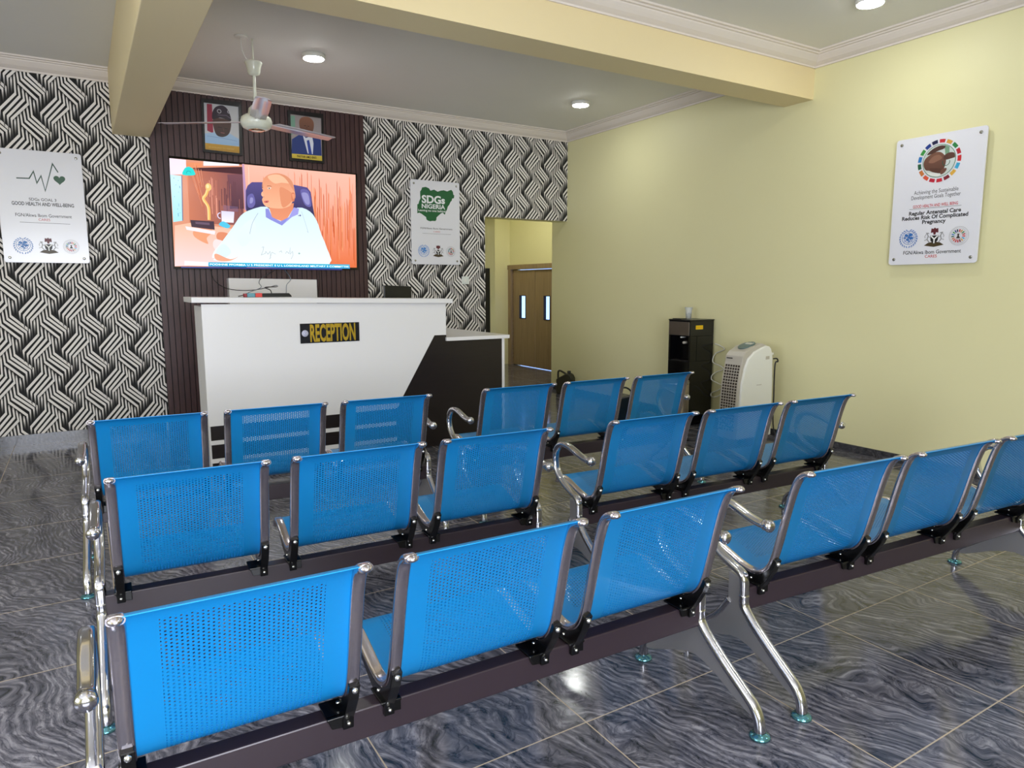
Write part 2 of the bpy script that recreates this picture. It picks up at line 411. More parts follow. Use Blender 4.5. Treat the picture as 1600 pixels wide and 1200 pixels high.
DATA = '''{"LS":{"ecg":[[-0.1617,0.6824],[-0.0736,0.6854],[-0.0407,0.7446],[-0.0238,0.6512],[0.0095,0.7126],[0.0301,0.5901],[0.0973,0.8169],[0.1319,0.749]],"heart":[[0.1372,0.6889],[0.0954,0.6858],[0.1794,0.6921]],"t1":[[-0.0898,0.5156],[0.1018,0.5226],[0.0074,0.5312],[0.0054,0.5052]],"t2":[[-0.21,0.48],[0.2254,0.4841],[0.0048,0.4975],[0.0021,0.4637]],"t3":[[-0.1925,0.3846],[0.2027,0.3868],[-0.0027,0.4038],[-0.0052,0.3719]],"t4":[[-0.0353,0.3541],[0.0456,0.3559],[0.0067,0.3657],[0.0048,0.3424]],"ln":[[-0.1668,0.3279],[0.1861,0.3252]],"lg":[[-0.1583,0.1368],[0.0179,0.1398],[0.1803,0.1364],[-0.2266,0.1349],[0.1224,0.1349]],"scr":[[-0.2607,0.0393],[0.2653,0.0387],[0.2645,0.8681],[-0.2528,0.8771]],"cor":[[0.309,0.9156],[0.3059,-0.0028],[-0.2895,-0.0023]]},"MS":{"map":[[-0.1852,0.7917],[-0.1751,0.8178],[-0.1321,0.8268],[-0.0942,0.815],[-0.0755,0.7907],[-0.0318,0.8047],[0.0115,0.7854],[0.0458,0.7988],[0.0851,0.8058],[0.1293,0.7958],[0.1542,0.8088],[0.1792,0.8165],[0.1988,0.7961],[0.2033,0.766],[0.2151,0.758],[0.2107,0.729],[0.1876,0.7215],[0.1823,0.6994],[0.1671,0.6854],[0.1517,0.654],[0.1315,0.6311],[0.123,0.6002],[0.1057,0.5731],[0.0953,0.5421],[0.0855,0.546],[0.071,0.5626],[0.0463,0.5526],[0.0115,0.5249],[-0.0084,0.5066],[-0.0108,0.4805],[-0.0238,0.4669],[-0.0626,0.4677],[-0.0821,0.4616],[-0.1109,0.4672],[-0.1299,0.4792],[-0.1342,0.5048],[-0.1484,0.5127],[-0.1672,0.5246],[-0.186,0.5365],[-0.2142,0.5478],[-0.2381,0.5398],[-0.2359,0.636],[-0.2216,0.641],[-0.2144,0.6669],[-0.1966,0.702],[-0.2004,0.7441],[-0.1997,0.7738]],"t1":[[-0.1825,0.6943],[0.0491,0.7086],[-0.0714,0.7542],[-0.0734,0.6539]],"t1s":[[0.0536,0.6873],[0.0979,0.6899],[0.0737,0.7144],[0.0727,0.6555]],"t2":[[-0.1842,0.6176],[0.0988,0.6293],[-0.0445,0.6513],[-0.0456,0.5928]],"t3":[[-0.225,0.5728],[0.1009,0.5816],[-0.065,0.5926],[-0.0656,0.5598]],"t4":[[-0.2036,0.3858],[0.1843,0.3858],[-0.0202,0.3976],[-0.0207,0.3742]],"t5":[[-0.0484,0.3531],[0.0328,0.3536],[-0.0063,0.3617],[-0.0066,0.3416]],"ln":[[-0.181,0.3291],[0.1664,0.3278]],"lg":[[-0.1707,0.1409],[0.0063,0.1409],[0.1614,0.1402],[-0.2348,0.1394]],"cor":[[-0.3094,0.8964],[0.2754,0.8972],[-0.317,-0.0091],[0.2829,-0.0049]]},"RS":{"ring":[[0.0256,0.7115],[-0.1263,0.7196],[0.1695,0.6993],[0.014,0.8584],[0.0373,0.564]],"t1":[[-0.1321,0.5119],[0.1696,0.5106],[0.0217,0.5232],[0.024,0.4945]],"t2":[[-0.1491,0.4746],[0.1877,0.4743],[0.0244,0.4897],[0.0268,0.459]],"t3":[[-0.1325,0.4141],[0.1747,0.4145],[0.0249,0.4229],[0.0268,0.3989]],"ln":[[-0.1551,0.3946],[0.1998,0.3916]],"t4":[[-0.158,0.3673],[0.1983,0.3658],[0.0236,0.3801],[0.026,0.3492]],"t5":[[-0.2061,0.3316],[0.2462,0.3318],[0.0262,0.3463],[0.0285,0.3174]],"t6":[[-0.0587,0.3002],[0.1031,0.297],[0.0222,0.3131],[0.0245,0.2841]],"lg":[[-0.1474,0.188],[0.034,0.1871],[0.1976,0.1866],[-0.2172,0.1921]],"t7":[[-0.1785,0.0875],[0.2201,0.0868],[0.0265,0.1003],[0.0288,0.0711]],"t8":[[-0.0211,0.0554],[0.0615,0.0552],[0.0196,0.0666],[0.0213,0.0441]],"cor":[[-0.2882,0.9058],[0.3156,0.8902],[-0.2782,-0.0016],[0.3342,0.0033]],"scr":[[-0.2465,0.8547],[0.2738,0.8563],[-0.2441,0.0363],[0.2859,0.0402]]},"TV":{"cor":[[-0.8643,0.9721],[0.8841,0.9529],[0.8617,-0.0191],[-0.8839,-0.0315]],"scr":[[-0.8577,0.9508],[0.8659,0.9417],[0.8474,0.0023],[-0.8743,-0.0086]],"window":[[-0.861,0.8081],[-0.766,0.8033],[-0.7823,0.4053],[-0.861,0.3892]],"shelf":[[-0.7093,0.8757],[-0.2351,0.9152],[-0.2504,0.3841],[-0.7271,0.389]],"shelfdark":[[-0.668,0.8816],[-0.237,0.9279],[-0.2357,0.8575],[-0.4361,0.8606],[-0.6516,0.8619]],"shelf2":[[-0.3756,0.8465],[-0.2382,0.8573],[-0.2422,0.5409],[-0.368,0.534]],"orange":[[-0.7239,0.9237],[-0.5881,0.9355],[-0.5735,0.5733],[-0.5823,0.4208],[-0.7197,0.4144]],"divider":[[-0.2394,0.9532],[-0.2205,0.9548],[-0.2111,0.5295],[-0.2365,0.5282]],"desk":[[-0.8514,0.3585],[-0.7153,0.3895],[-0.3033,0.3428],[-0.3201,0.0277],[-0.8742,-0.0061]],"statue":[[-0.5469,0.72],[-0.5687,0.6556],[-0.5953,0.6098],[-0.5576,0.5363],[-0.5581,0.422]],"printer":[[-0.7197,0.4144],[-0.5163,0.4111],[-0.5146,0.3344],[-0.7116,0.3519]],"mug":[[-0.4471,0.5105],[-0.3321,0.5075],[-0.3438,0.4061],[-0.4492,0.4078]],"blue":[[-0.4752,0.381],[-0.4365,0.4148],[-0.3765,0.3787],[-0.4028,0.3518]],"wood":[[-0.2206,0.9523],[0.8659,0.9417],[0.8474,0.0023],[-0.2456,-0.011]],"chair":[[-0.2263,0.5547],[-0.2181,0.7108],[-0.1992,0.7573],[-0.1593,0.7925],[-0.0755,0.7987],[0.242,0.7953],[0.3645,0.7798],[0.3974,0.7388],[0.4127,0.6039],[0.4292,0.4955],[-0.2195,0.49]],"shirt":[[-0.5513,0.0759],[-0.532,0.1344],[-0.4727,0.2071],[-0.3522,0.3668],[-0.2773,0.4741],[-0.1919,0.5306],[-0.0348,0.572],[0.0796,0.4784],[0.2596,0.5791],[0.3824,0.5477],[0.4487,0.4552],[0.4862,0.3325],[0.5379,0.195],[0.5529,0.0269],[0.1249,0.0072],[-0.4942,0.0445],[-0.517,0.0766]],"collar":[[-0.0462,0.5516],[-0.016,0.5532],[0.0131,0.4752],[0.091,0.4389],[0.1737,0.483],[0.2256,0.5799],[0.2756,0.5692],[0.2636,0.5145],[0.2009,0.4843],[0.1026,0.3992],[-0.0014,0.4479],[-0.0462,0.4723]],"neck":[[-0.0147,0.5797],[0.2274,0.6203],[0.2182,0.566],[0.167,0.4827],[0.1112,0.4398],[0.0128,0.4685]],"head":[[-0.0677,0.7471],[-0.0551,0.8197],[-0.0206,0.8615],[0.0328,0.8853],[0.0991,0.8932],[0.1714,0.8725],[0.2228,0.8206],[0.2396,0.7417],[0.2434,0.675],[0.2144,0.6329],[0.1854,0.591],[0.1102,0.5628],[0.0172,0.5617],[-0.0348,0.572],[-0.0622,0.5967],[-0.0733,0.6355],[-0.0629,0.6623],[-0.0785,0.6875],[-0.0599,0.7214]],"eye":[[-0.0129,0.7509],[0.0134,0.7553],[0.0128,0.7421],[-0.011,0.7379]],"mouth":[[-0.0557,0.6234],[-0.0123,0.63],[-0.0171,0.6125],[-0.0487,0.6067]],"nose":[[-0.0697,0.7077],[-0.0554,0.6825],[-0.0629,0.6623],[-0.0788,0.681]],"ear":[[0.2085,0.7129],[0.2384,0.7148],[0.2324,0.6407],[0.2082,0.646]],"slv":[[-0.2034,0.3073],[-0.1723,0.4137],[-0.1159,0.5084],[-0.1865,0.3868]],"slv2":[[0.2992,0.5434],[0.3534,0.3551],[0.3464,0.3548],[0.2854,0.5426]],"hand":[[-0.5147,0.1154],[-0.3936,0.0659],[-0.3165,0.0936],[-0.3944,0.0501],[-0.4939,0.0484],[-0.5292,0.0763]],"scr1":[[-0.0996,0.1848],[-0.0798,0.1893],[-0.0882,0.1517],[-0.1072,0.1112],[-0.0698,0.1254],[-0.0623,0.1457],[-0.0438,0.1193],[-0.0226,0.1466],[-0.0189,0.0862],[-0.0329,0.0725],[-0.0031,0.1404],[0.0293,0.1209]],"scr2":[[0.0637,0.1419],[0.0845,0.156],[0.0903,0.1358]],"scr3":[[0.1238,0.1298],[0.1382,0.1505],[0.1577,0.1305],[0.1741,0.1922],[0.1683,0.1239],[0.1927,0.1518],[0.1981,0.1178],[0.1757,0.0763]],"ticker":[[-0.5866,0.0339],[0.7704,0.0329],[0.7719,-0.01],[-0.5888,-0.0049]],"white":[[-0.7893,0.0434],[-0.5866,0.0339],[-0.5887,-0.0023],[-0.7918,0.0014]],"under":[[-0.8218,-0.0079],[0.6902,-0.011],[0.6897,-0.0252],[-0.8226,-0.0206]],"logo":[[-0.7573,0.8126],[-0.7451,0.8604],[-0.7265,0.8804],[-0.7027,0.8886],[-0.6764,0.8784],[-0.6634,0.8609],[-0.6566,0.8181]],"tt":[[-0.5754,0.0173],[0.7578,0.0127],[0.0583,0.0267],[0.0568,-0.0046]],"topw":[[-0.5755,0.9491],[-0.2647,0.9485],[-0.2654,0.9357],[-0.5778,0.9091]],"pink":[[-0.8577,0.9508],[-0.7224,0.9484],[-0.7244,0.8189],[-0.861,0.8081]],"paper":[[-0.7643,0.3559],[-0.5092,0.3218],[-0.5171,0.2894],[-0.7545,0.3249]]},"P1":{"out":[[-0.167,0.4779],[0.1838,0.4858],[0.1686,0.0038],[-0.1727,0.0067]],"pic":[[-0.1448,0.4433],[0.156,0.4437],[0.1439,0.0238],[-0.1541,0.0314]],"red":[[-0.1184,0.4367],[-0.0743,0.4386],[-0.0767,0.1796],[-0.1285,0.1994]],"cap":[[-0.0769,0.3067],[-0.0732,0.3705],[-0.0422,0.4186],[0.0147,0.4385],[0.057,0.412],[0.0792,0.3572],[0.0827,0.3063],[0.0331,0.3197],[-0.0164,0.3266]],"face":[[-0.0732,0.3072],[-0.0165,0.324],[0.0763,0.3055],[0.0763,0.2348],[0.0506,0.1805],[-0.001,0.1557],[-0.0501,0.1697],[-0.0713,0.2311]],"robe":[[-0.1521,0.1715],[-0.0486,0.1954],[-0.001,0.1557],[0.064,0.1948],[0.1469,0.1518],[0.1447,0.0865],[-0.151,0.0852]],"band":[[-0.1521,0.0877],[0.1458,0.084],[0.1439,0.0238],[-0.1541,0.0314]],"tx":[[-0.1243,0.0599],[0.1009,0.0562],[-0.0183,0.0704],[-0.0197,0.0445]]},"P2":{"out":[[-0.1553,0.4704],[0.1914,0.4765],[0.187,-0.0003],[-0.156,-0.0002]],"pic":[[-0.1335,0.4371],[0.1695,0.4329],[0.1632,0.0227],[-0.1341,0.0262]],"green":[[-0.13,0.4241],[-0.0886,0.4251],[-0.089,0.2609],[-0.1313,0.2429]],"head":[[-0.0425,0.3065],[-0.0493,0.3733],[-0.0265,0.4164],[0.0372,0.4307],[0.0855,0.4025],[0.0946,0.349],[0.0735,0.2853],[0.0292,0.2437],[-0.0125,0.2556]],"suit":[[-0.1367,0.0599],[-0.1262,0.203],[-0.033,0.2669],[0.0078,0.2373],[0.0798,0.2654],[0.1572,0.2324],[0.1609,0.0738]],"shirt":[[-0.0195,0.2548],[0.0102,0.228],[0.0723,0.2578],[0.0835,0.1836],[0.0721,0.0794],[0.0224,0.0816]],"tie":[[0.0177,0.2043],[0.0421,0.2136],[0.0649,0.0787],[0.0321,0.0757]],"band":[[-0.1337,0.067],[0.1636,0.0699],[0.1632,0.0227],[-0.1341,0.0262]],"tx":[[-0.0845,0.0471],[0.1066,0.0481],[0.0146,0.0644],[0.0132,0.0327]]},"NP":{"cor":[[-0.2272,0.0748],[0.2261,0.0748],[0.2246,-0.0702],[-0.2291,-0.0732]],"t":[[-0.1545,0.0041],[0.1935,-0.0045],[0.0193,0.0621],[0.0145,-0.0633]],"dot":[[-0.1932,0.0028],[-0.2181,0.0037]]}}'''
# ------------------------------------------------ room shell
XR, YB, ZC = 5.228, 7.205, 3.18
XL, YF = -3.2, -2.5
XD, YD = 6.31, 10.35
mb = MB(); mb.box(XL - 0.2, XD + 0.2, YF - 0.2, YD + 0.2, -0.1, 0.0); struct('floor', mb, M['floor'], label='polished dark grey veined stone tile floor')
mb = MB(); mb.box(XL - 0.2, XD + 0.2, YF - 0.2, YD + 0.2, ZC, ZC + 0.1); struct('ceiling', mb, M['ceiling'], label='off-white painted ceiling')
# right wall, ends a little beyond the back wall
mb = MB(); mb.box(XR, XR + 0.15, YF - 0.2, 7.53, 0, ZC); wr = struct('wall_right', mb, M['yellow'], label='yellow painted wall on the right')
# back wall with opening at its right end
mb = MB(); mb.box(XL - 0.2, 4.055, YB, YB + 0.18, 0, ZC); mb.box(4.055, XR, YB, YB + 0.18, 2.135, ZC)
wb = struct('wall_back', mb, M['yellow'], label='back wall behind the reception desk')
# left wall with a window opening, rear wall with window openings (daylight comes in here)
def wall_with_holes(name, along, at, thick, a0, a1, holes, m):
    mb = MB(); xs = [a0]
    for (h0, h1, z0, z1) in holes: xs += [h0, h1]
    xs.append(a1)
    def b(p0, p1, z0, z1):
        if along == 'x': mb.box(p0, p1, at, at + thick, z0, z1)
        else: mb.box(at, at + thick, p0, p1, z0, z1)
    for i in range(0, len(xs) - 1, 2): b(xs[i], xs[i + 1], 0, ZC)
    for (h0, h1, z0, z1) in holes:
        if z0 > 0: b(h0, h1, 0, z0)
        b(h0, h1, z1, ZC)
    return struct(name, mb, m)
wall_with_holes('wall_front', 'x', YF - 0.2, 0.2, XL, XR, [(-1.6, -0.25, 0.6, 2.4), (-0.15, 1.2, 0.6, 2.4)], M['yellow'])['label'] = 'rear wall with two windows'
wall_with_holes('wall_left', 'y', XL - 0.2, 0.2, YF, YB, [(-0.1, 2.5, 0.9, 2.3)], M['yellow'])['label'] = 'left wall with one window'
def window(n, along, at, a0, a1, z0, z1):
    fr = MB(); t = 0.05
    def b(mbx, p0, p1, q0, q1, dy=0.03):
        if along == 'x': mbx.box(p0, p1, at - dy, at + dy, q0, q1)
        else: mbx.box(at - dy, at + dy, p0, p1, q0, q1)
    b(fr, a0, a1, z0, z0 + t); b(fr, a0, a1, z1 - t, z1); b(fr, a0, a0 + t, z0, z1); b(fr, a1 - t, a1, z0, z1); b(fr, (a0 + a1) / 2 - t / 2, (a0 + a1) / 2 + t / 2, z0, z1)
    o = struct('window_%d' % n, fr, M['white_plastic'], label='white framed sliding window')
    g = MB(); b(g, a0 + t, a1 - t, z0 + t, z1 - t, 0.003); g.build('window_pane', M['glass'], o)
window(1, 'x', YF - 0.12, -1.6, -0.25, 0.6, 2.4); window(2, 'x', YF - 0.12, -0.15, 1.2, 0.6, 2.4); window(3, 'y', XL - 0.12, -0.1, 2.5, 0.9, 2.3)
# corridor behind the opening
mb = MB(); mb.box(3.9, 5.0, 8.6, 8.75, 0, ZC); struct('wall_corridor_left', mb, M['yellow'], label='corridor wall seen through the opening')
mb = MB(); mb.box(4.85, 5.0, 8.75, YD, 0, ZC); struct('wall_corridor_side', mb, M['yellow'])
mb = MB(); mb.box(3.75, 3.9, YB + 0.18, 8.75, 0, ZC); struct('wall_corridor_end', mb, M['yellow'])
mb = MB(); mb.box(4.85, XD + 0.15, YD, YD + 0.15, 0, ZC); struct('wall_corridor_back', mb, M['yellow'])
# corridor right wall with door opening
DY0, DY1, DZ = 8.62, 10.25, 1.62
mb = MB(); mb.box(XD, XD + 0.15, 7.53, DY0, 0, ZC); mb.box(XD, XD + 0.15, DY0, DY1, DZ, ZC); mb.box(XD, XD + 0.15, DY1, YD, 0, ZC)
struct('wall_corridor_right', mb, M['yellow'], label='corridor wall holding the double door')
mb = MB(); mb.box(XR + 0.15, XD + 0.15, 7.38, 7.53, 0, ZC); struct('wall_corridor_near', mb, M['yellow'])
# double door with narrow glazed slots
fr = MB(); fr.box(XD - 0.05, XD + 0.1, DY0 - 0.06, DY1 + 0.1, DZ, DZ + 0.075); fr.box(XD - 0.05, XD + 0.1, DY1, DY1 + 0.08, 0, DZ); fr.box(XD - 0.05, XD + 0.1, DY0 - 0.06, DY0, 0, DZ)
d1 = struct('door_1', fr, M['door'], label='brown wooden double door with two narrow glass slots at the end of the corridor')
def leaf(y0, y1, wy0, wy1):
    z0, z1 = 0.010, DZ - 0.012; wz0, wz1 = 0.80, 1.19; mb = MB(); X0, X1 = XD - 0.005, XD + 0.035
    mb.box(X0, X1, y0, wy0, z0, z1); mb.box(X0, X1, wy1, y1, z0, z1); mb.box(X0, X1, wy0, wy1, z0, wz0); mb.box(X0, X1, wy0, wy1, wz1, z1)
    lf = mb.build('door_leaf', M['door'], d1)
    f = MB(); t = 0.012
    f.box(X0 - 0.006, X1, wy0, wy1, wz0, wz0 + t); f.box(X0 - 0.006, X1, wy0, wy1, wz1 - t, wz1); f.box(X0 - 0.006, X1, wy0, wy0 + t, wz0, wz1); f.box(X0 - 0.006, X1, wy1 - t, wy1, wz0, wz1)
    f.build('glazing_bead', M['groove'], lf)
    g = MB(); g.box(XD + 0.01, XD + 0.016, wy0 + t, wy1 - t, wz0 + t, wz1 - t); g.build('glass_pane', M['glass'], lf)
leaf(9.56, 10.235, 9.83, 10.03); leaf(8.635, 9.548, 9.12, 9.30)
# outdoors just past the double door: a paved strip and a garden wall catching the sky
mb = MB(); mb.box(XD + 0.2, XD + 3.5, 6.0, 12.0, -0.12, -0.02); struct('ground', mb, mat('pale_paving', (180, 190, 215), 0.8), label='pale paving outside the double door')

# beams
mb = MB(); mb.box(0.34, 0.632, YF, YB, 2.655, ZC); struct('trim_1', mb, M['cream'], label='cream ceiling beam running from the back wall towards the viewer', bevel=0.006)
mb = MB(); mb.box(0.632, XR, 3.80, 4.075, 2.84, ZC); mb.box(XL, 0.34, 3.80, 4.075, 2.84, ZC); struct('trim_2', mb, M['cream'], label='cream ceiling beam crossing the room from left to right')
# cornices
CP = [(0, -0.10), (0.012, -0.10), (0.014, -0.088), (0.03, -0.08), (0.05, -0.068), (0.068, -0.050), (0.082, -0.034), (0.085, -0.026), (0.100, -0.024), (0.104, -0.015), (0.122, -0.012), (0.126, -0.0005), (0, -0.0005)]
def cornice(n, kind, at, a0, a1, sgn, label):
    mb = MB()
    if kind == 'x': mb.prism([(at + sgn * d, ZC + z) for d, z in CP], a0, a1, 'x')
    else: mb.prism([(at + sgn * d, ZC + z) for d, z in CP], a0, a1, 'y')
    struct('trim_%d' % n, mb, M['cornice'], label=label)
cornice(3, 'x', YB, 0.632, XR, -1, 'white plaster cornice above the reception wall')
cornice(4, 'x', YB, XL, 0.34, -1, 'white plaster cornice on the back wall left of the beam')
cornice(5, 'y', XR, 4.075, YB, -1, 'white plaster cornice on the right wall behind the cross beam')
cornice(6, 'y', XR, YF, 3.80, -1, 'white plaster cornice on the right wall in front of the cross beam')
cornice(7, 'x', 3.80, 0.632, XR, -1, 'white plaster cornice along the cross beam')
# skirting
mb = MB(); mb.box(XL, 0.60, YB - 0.012, YB, 0, 0.08); mb.box(2.64, 4.055, YB - 0.012, YB, 0, 0.08); struct('baseboard_back', mb, M['skirt'], label='dark stone skirting below the back wall')
mb = MB(); mb.box(XR - 0.012, XR, YF, 7.53, 0, 0.06); struct('baseboard_right', mb, M['skirt'], label='dark stone skirting below the right wall')
mb = MB(); mb.box(XL, XL + 0.012, YF, YB, 0, 0.08); struct('baseboard_left', mb, M['skirt'])

# ------------------------------------------------ wallpaper (woven band print) on the back wall
STR = [  # unit cell 400 x 520, y down: points (x, y, brightness)
    [(177, -11, .5), (176, 30, 1), (173, 232, 1), (7, 446, 1), (7, 490, 1), (6, 588, 0)],
    [(207, 122, .5), (208, 160, 1), (212, 261, 1), (44, 492, 1), (43, 545, 1), (41, 652, 0)],
    [(246, 157, .5), (247, 195, 1), (251, 296, 1), (78, 527, 1), (77, 590, 1), (76, 708, 0)],
    [(277, 203, .5), (280, 240, 1), (287, 342, 1), (112, 555, 1), (110, 680, 1), (108, 815, 0)],
    [(146, 547, .6), (144, 580, 1), (141, 670, 1), (138, 760, 0)],
    [(206, 465, .5), (207, 500, 1), (212, 604, 1), (380, 798, 1), (380, 880, 1), (382, 1018, 0)],
    [(240, 423, .5), (240, 460, 1), (246, 561, 1), (415, 740, 1), (414, 810, 1), (413, 930, 0)],
    [(275, 385, .5), (275, 420, 1), (280, 527, 1), (453, 712, 1), (452, 770, 1), (450, 876, 0)],
    [(310, 249, .5), (311, 290, 1), (314, 492, 1), (485, 688, 1), (485, 740, 1), (485, 830, 0)],
    [(345, 286, .5), (346, 330, 1), (348, 380, 1), (349, 478, 0)],
]
def refine(st):
    out = list(st[:-2]); k = st[-3] if len(st) > 3 else st[-2]; e = st[-1]
    y0 = k[1] + 22
    x0 = k[0] + (e[0] - k[0]) * (y0 - k[1]) / (e[1] - k[1]); out.append((x0, y0, 1.0))
    for t in (0.2, 0.4, 0.6, 0.8, 1.0): out.append((x0 + (e[0] - x0) * t, y0 + (e[1] - y0) * t, (1 - t) ** 2.0))
    return out
STR = [refine(s_) for s_ in STR]
def clip(poly, x0, x1, z0, z1):
    """Sutherland-Hodgman on (x, z, b)"""
    for ax, lim, sg in ((0, x0, 1), (0, x1, -1), (1, z0, 1), (1, z1, -1)):
        out = []
        for i in range(len(poly)):
            a, b = poly[i], poly[(i + 1) % len(poly)]; da, db = sg * (a[ax] - lim), sg * (b[ax] - lim)
            if da >= 0: out.append(a)
            if (da >= 0) != (db >= 0):
                t = da / (da - db); out.append(tuple(p + (q - p) * t for p, q in zip(a, b)))
        poly = out
        if len(poly) < 3: return []
    return poly
WB, WW = lin((10, 9, 12)), lin((234, 229, 224))
def wribbon(pts):
    """stripe outline: broad on the diagonals, slimmer on the uprights, tapering at the lower tail"""
    P = [Vector(p) for p in pts]; S = []
    for i in range(len(P) - 1):
        d = (P[i + 1] - P[i]).normalized(); n_ = Vector((-d.y, d.x)); S.append((d, n_, 0.0099 if abs(d.x) > 0.3 else 0.0063 - 0.0006 * max(0, i - 3)))
    out = []
    for i, p in enumerate(P):
        q = []
        for sd in (1, -1):
            if i == 0: d, n_, h_ = S[0]; q.append(p + n_ * 0.004 * sd); continue
            if i == len(P) - 1: d, n_, h_ = S[-1]; q.append(p + n_ * 0.002 * sd); continue
            (d1, n1, h1), (d2, n2, h2) = S[i - 1], S[i]; cr = d1.x * d2.y - d1.y * d2.x
            if abs(cr) < 0.2: q.append(p + (n1 + n2).normalized() * (h1 + h2) / 2 * sd); continue
            a = p + n1 * h1 * sd; b = p + n2 * h2 * sd; t = ((b.x - a.x) * d2.y - (b.y - a.y) * d2.x) / cr; q.append(a + d1 * t)
        out.append(tuple(q))
    return out
def wallpaper(name, rects, X0, Z0, label):
    mb = MB(); y0 = YB - 0.0012; y1 = YB - 0.0016; sx, sz = 0.28 / 400, 0.328 / 520
    def quad(poly, y):
        o = len(mb.v); a = sum(poly[i][0] * poly[(i + 1) % len(poly)][1] - poly[(i + 1) % len(poly)][0] * poly[i][1] for i in range(len(poly)))
        if a < 0: poly = poly[::-1]
        mb.v += [(p[0], y, p[1]) for p in poly]
        mb.face(range(o, o + len(poly)), 0, None, False, [tuple(WB[k] + (WW[k] - WB[k]) * max(0, min(1, p[2])) for k in range(3)) + (1,) for p in poly])
    for (rx0, rx1, rz0, rz1) in rects:
        quad([(rx0, rz0, 0), (rx1, rz0, 0), (rx1, rz1, 0), (rx0, rz1, 0)], y0)
        i0 = int((rx0 - X0) / 0.28) - 2; i1 = int((rx1 - X0) / 0.28) + 2; j0 = int((Z0 - rz1) / 0.328) - 3; j1 = int((Z0 - rz0) / 0.328) + 2
        for i in range(i0, i1 + 1):
            for j in range(j0, j1 + 1):
                for st in STR:
                    pts = [(X0 + i * 0.28 + p[0] * sx, Z0 - j * 0.328 - p[1] * sz) for p in st]
                    if max(p[0] for p in pts) < rx0 - .02 or min(p[0] for p in pts) > rx1 + .02 or max(p[1] for p in pts) < rz0 or min(p[1] for p in pts) > rz1: continue
                    r = wribbon(pts)
                    for k in range(len(st) - 1):
                        b0, b1 = st[k][2], st[k + 1][2]
                        q = clip([(r[k][0].x, r[k][0].y, b0), (r[k][1].x, r[k][1].y, b0), (r[k + 1][1].x, r[k + 1][1].y, b1), (r[k + 1][0].x, r[k + 1][0].y, b1)], rx0, rx1, rz0, rz1)
                        if q: quad(q, y1)
    o = mb.build(name, M['paper'], wb); o['label'] = label; return o
wallpaper('wallpaper', [(XL, 0.626, 0.08, 3.082)], -0.171, 1.735, 'black and white woven-band wallpaper left of the wooden panelling')
wallpaper('wallpaper', [(2.62, 4.055, 0.08, 3.082), (4.055, XR, 2.135, 3.082)], 2.643, 3.0626, 'black and white woven-band wallpaper right of the wooden panelling')

# dark slatted panelling behind the desk
mb = MB(); mb.box(0.626, 2.62, YB - 0.008, YB, 0, 3.08, 1)
n = 40; p = (2.62 - 0.626) / n
for i in range(n): mb.box(0.626 + i * p + 0.004, 0.626 + (i + 1) * p - 0.004, YB - 0.022, YB - 0.008, 0, 3.08, 0)
struct('trim_8', mb, [M['slat'], M['groove']], label='dark brown vertical slat panelling behind the reception desk')
# ------------------------------------------------ waiting benches
PROF = [(-.198, .758), (-.181, .756), (-.161, .742), (-.146, .716), (-.129, .665), (-.110, .59), (-.091, .51), (-.070, .437), (-.048, .400), (-.016, .378), (.02, .371), (.07, .378), (.13, .396), (.19, .414), (.232, .418), (.256, .407), (.266, .384)]
SP = smooth_path(PROF, 4)
def cum(P):
    a = [0]
    for i in range(1, len(P)): a.append(a[-1] + math.hypot(P[i][0] - P[i - 1][0], P[i][1] - P[i - 1][1]))
    return a
LEN = cum(SP); KSPLIT = 4 * 10  # split between back and seat at the lowest point
def sheet(i0, i1, hw):
    P = SP[i0:i1 + 1]; L = LEN[i0:i1 + 1]; mb = MB(); t = 0.0016; n = len(P)
    nr = []
    for i in range(n):
        a, b = P[max(i - 1, 0)], P[min(i + 1, n - 1)]; d = math.hypot(b[0] - a[0], b[1] - a[1]); nr.append((-(b[1] - a[1]) / d, (b[0] - a[0]) / d))
    for s_ in (0, 1):
        for i in range(n):
            q = (P[i][0] + nr[i][0] * t * s_, P[i][1] + nr[i][1] * t * s_)
            mb.v += [(-hw, q[0], q[1]), (hw, q[0], q[1])]
    for s_ in (0, 1):
        o = s_ * 2 * n
        for i in range(n - 1):
            f = [o + 2 * i, o + 2 * i + 1, o + 2 * i + 3, o + 2 * i + 2]; uv = [(-hw, L[i]), (hw, L[i]), (hw, L[i + 1]), (-hw, L[i + 1])]
            if s_ == 0: f, uv = f[::-1], uv[::-1]
            mb.face(f, 0, uv, True)
    for i in range(n - 1):
        for c in (0, 1): mb.face([2 * i + c, 2 * i + 2 + c, 2 * n + 2 * i + 2 + c, 2 * n + 2 * i + c])
    mb.face([0, 1, 2 * n + 1, 2 * n]); e = 2 * (n - 1); mb.face([e, e + 1, 2 * n + e + 1, 2 * n + e])
    return mb
vb1 = LEN[4 * 7] + 0.01; vs0 = LEN[4 * 11]; vs1 = LEN[4 * 14]
M['perf_back'] = perforated('blue_perforated_back', 0.157, 0.068, LEN[4 * 8] + 0.012)
M['perf_seat'] = perforated('blue_perforated_seat', 0.157, vs0, vs1)
SEAT_P, HW, TIPW = 0.5538, 0.209, 0.243
LX = 0.8388

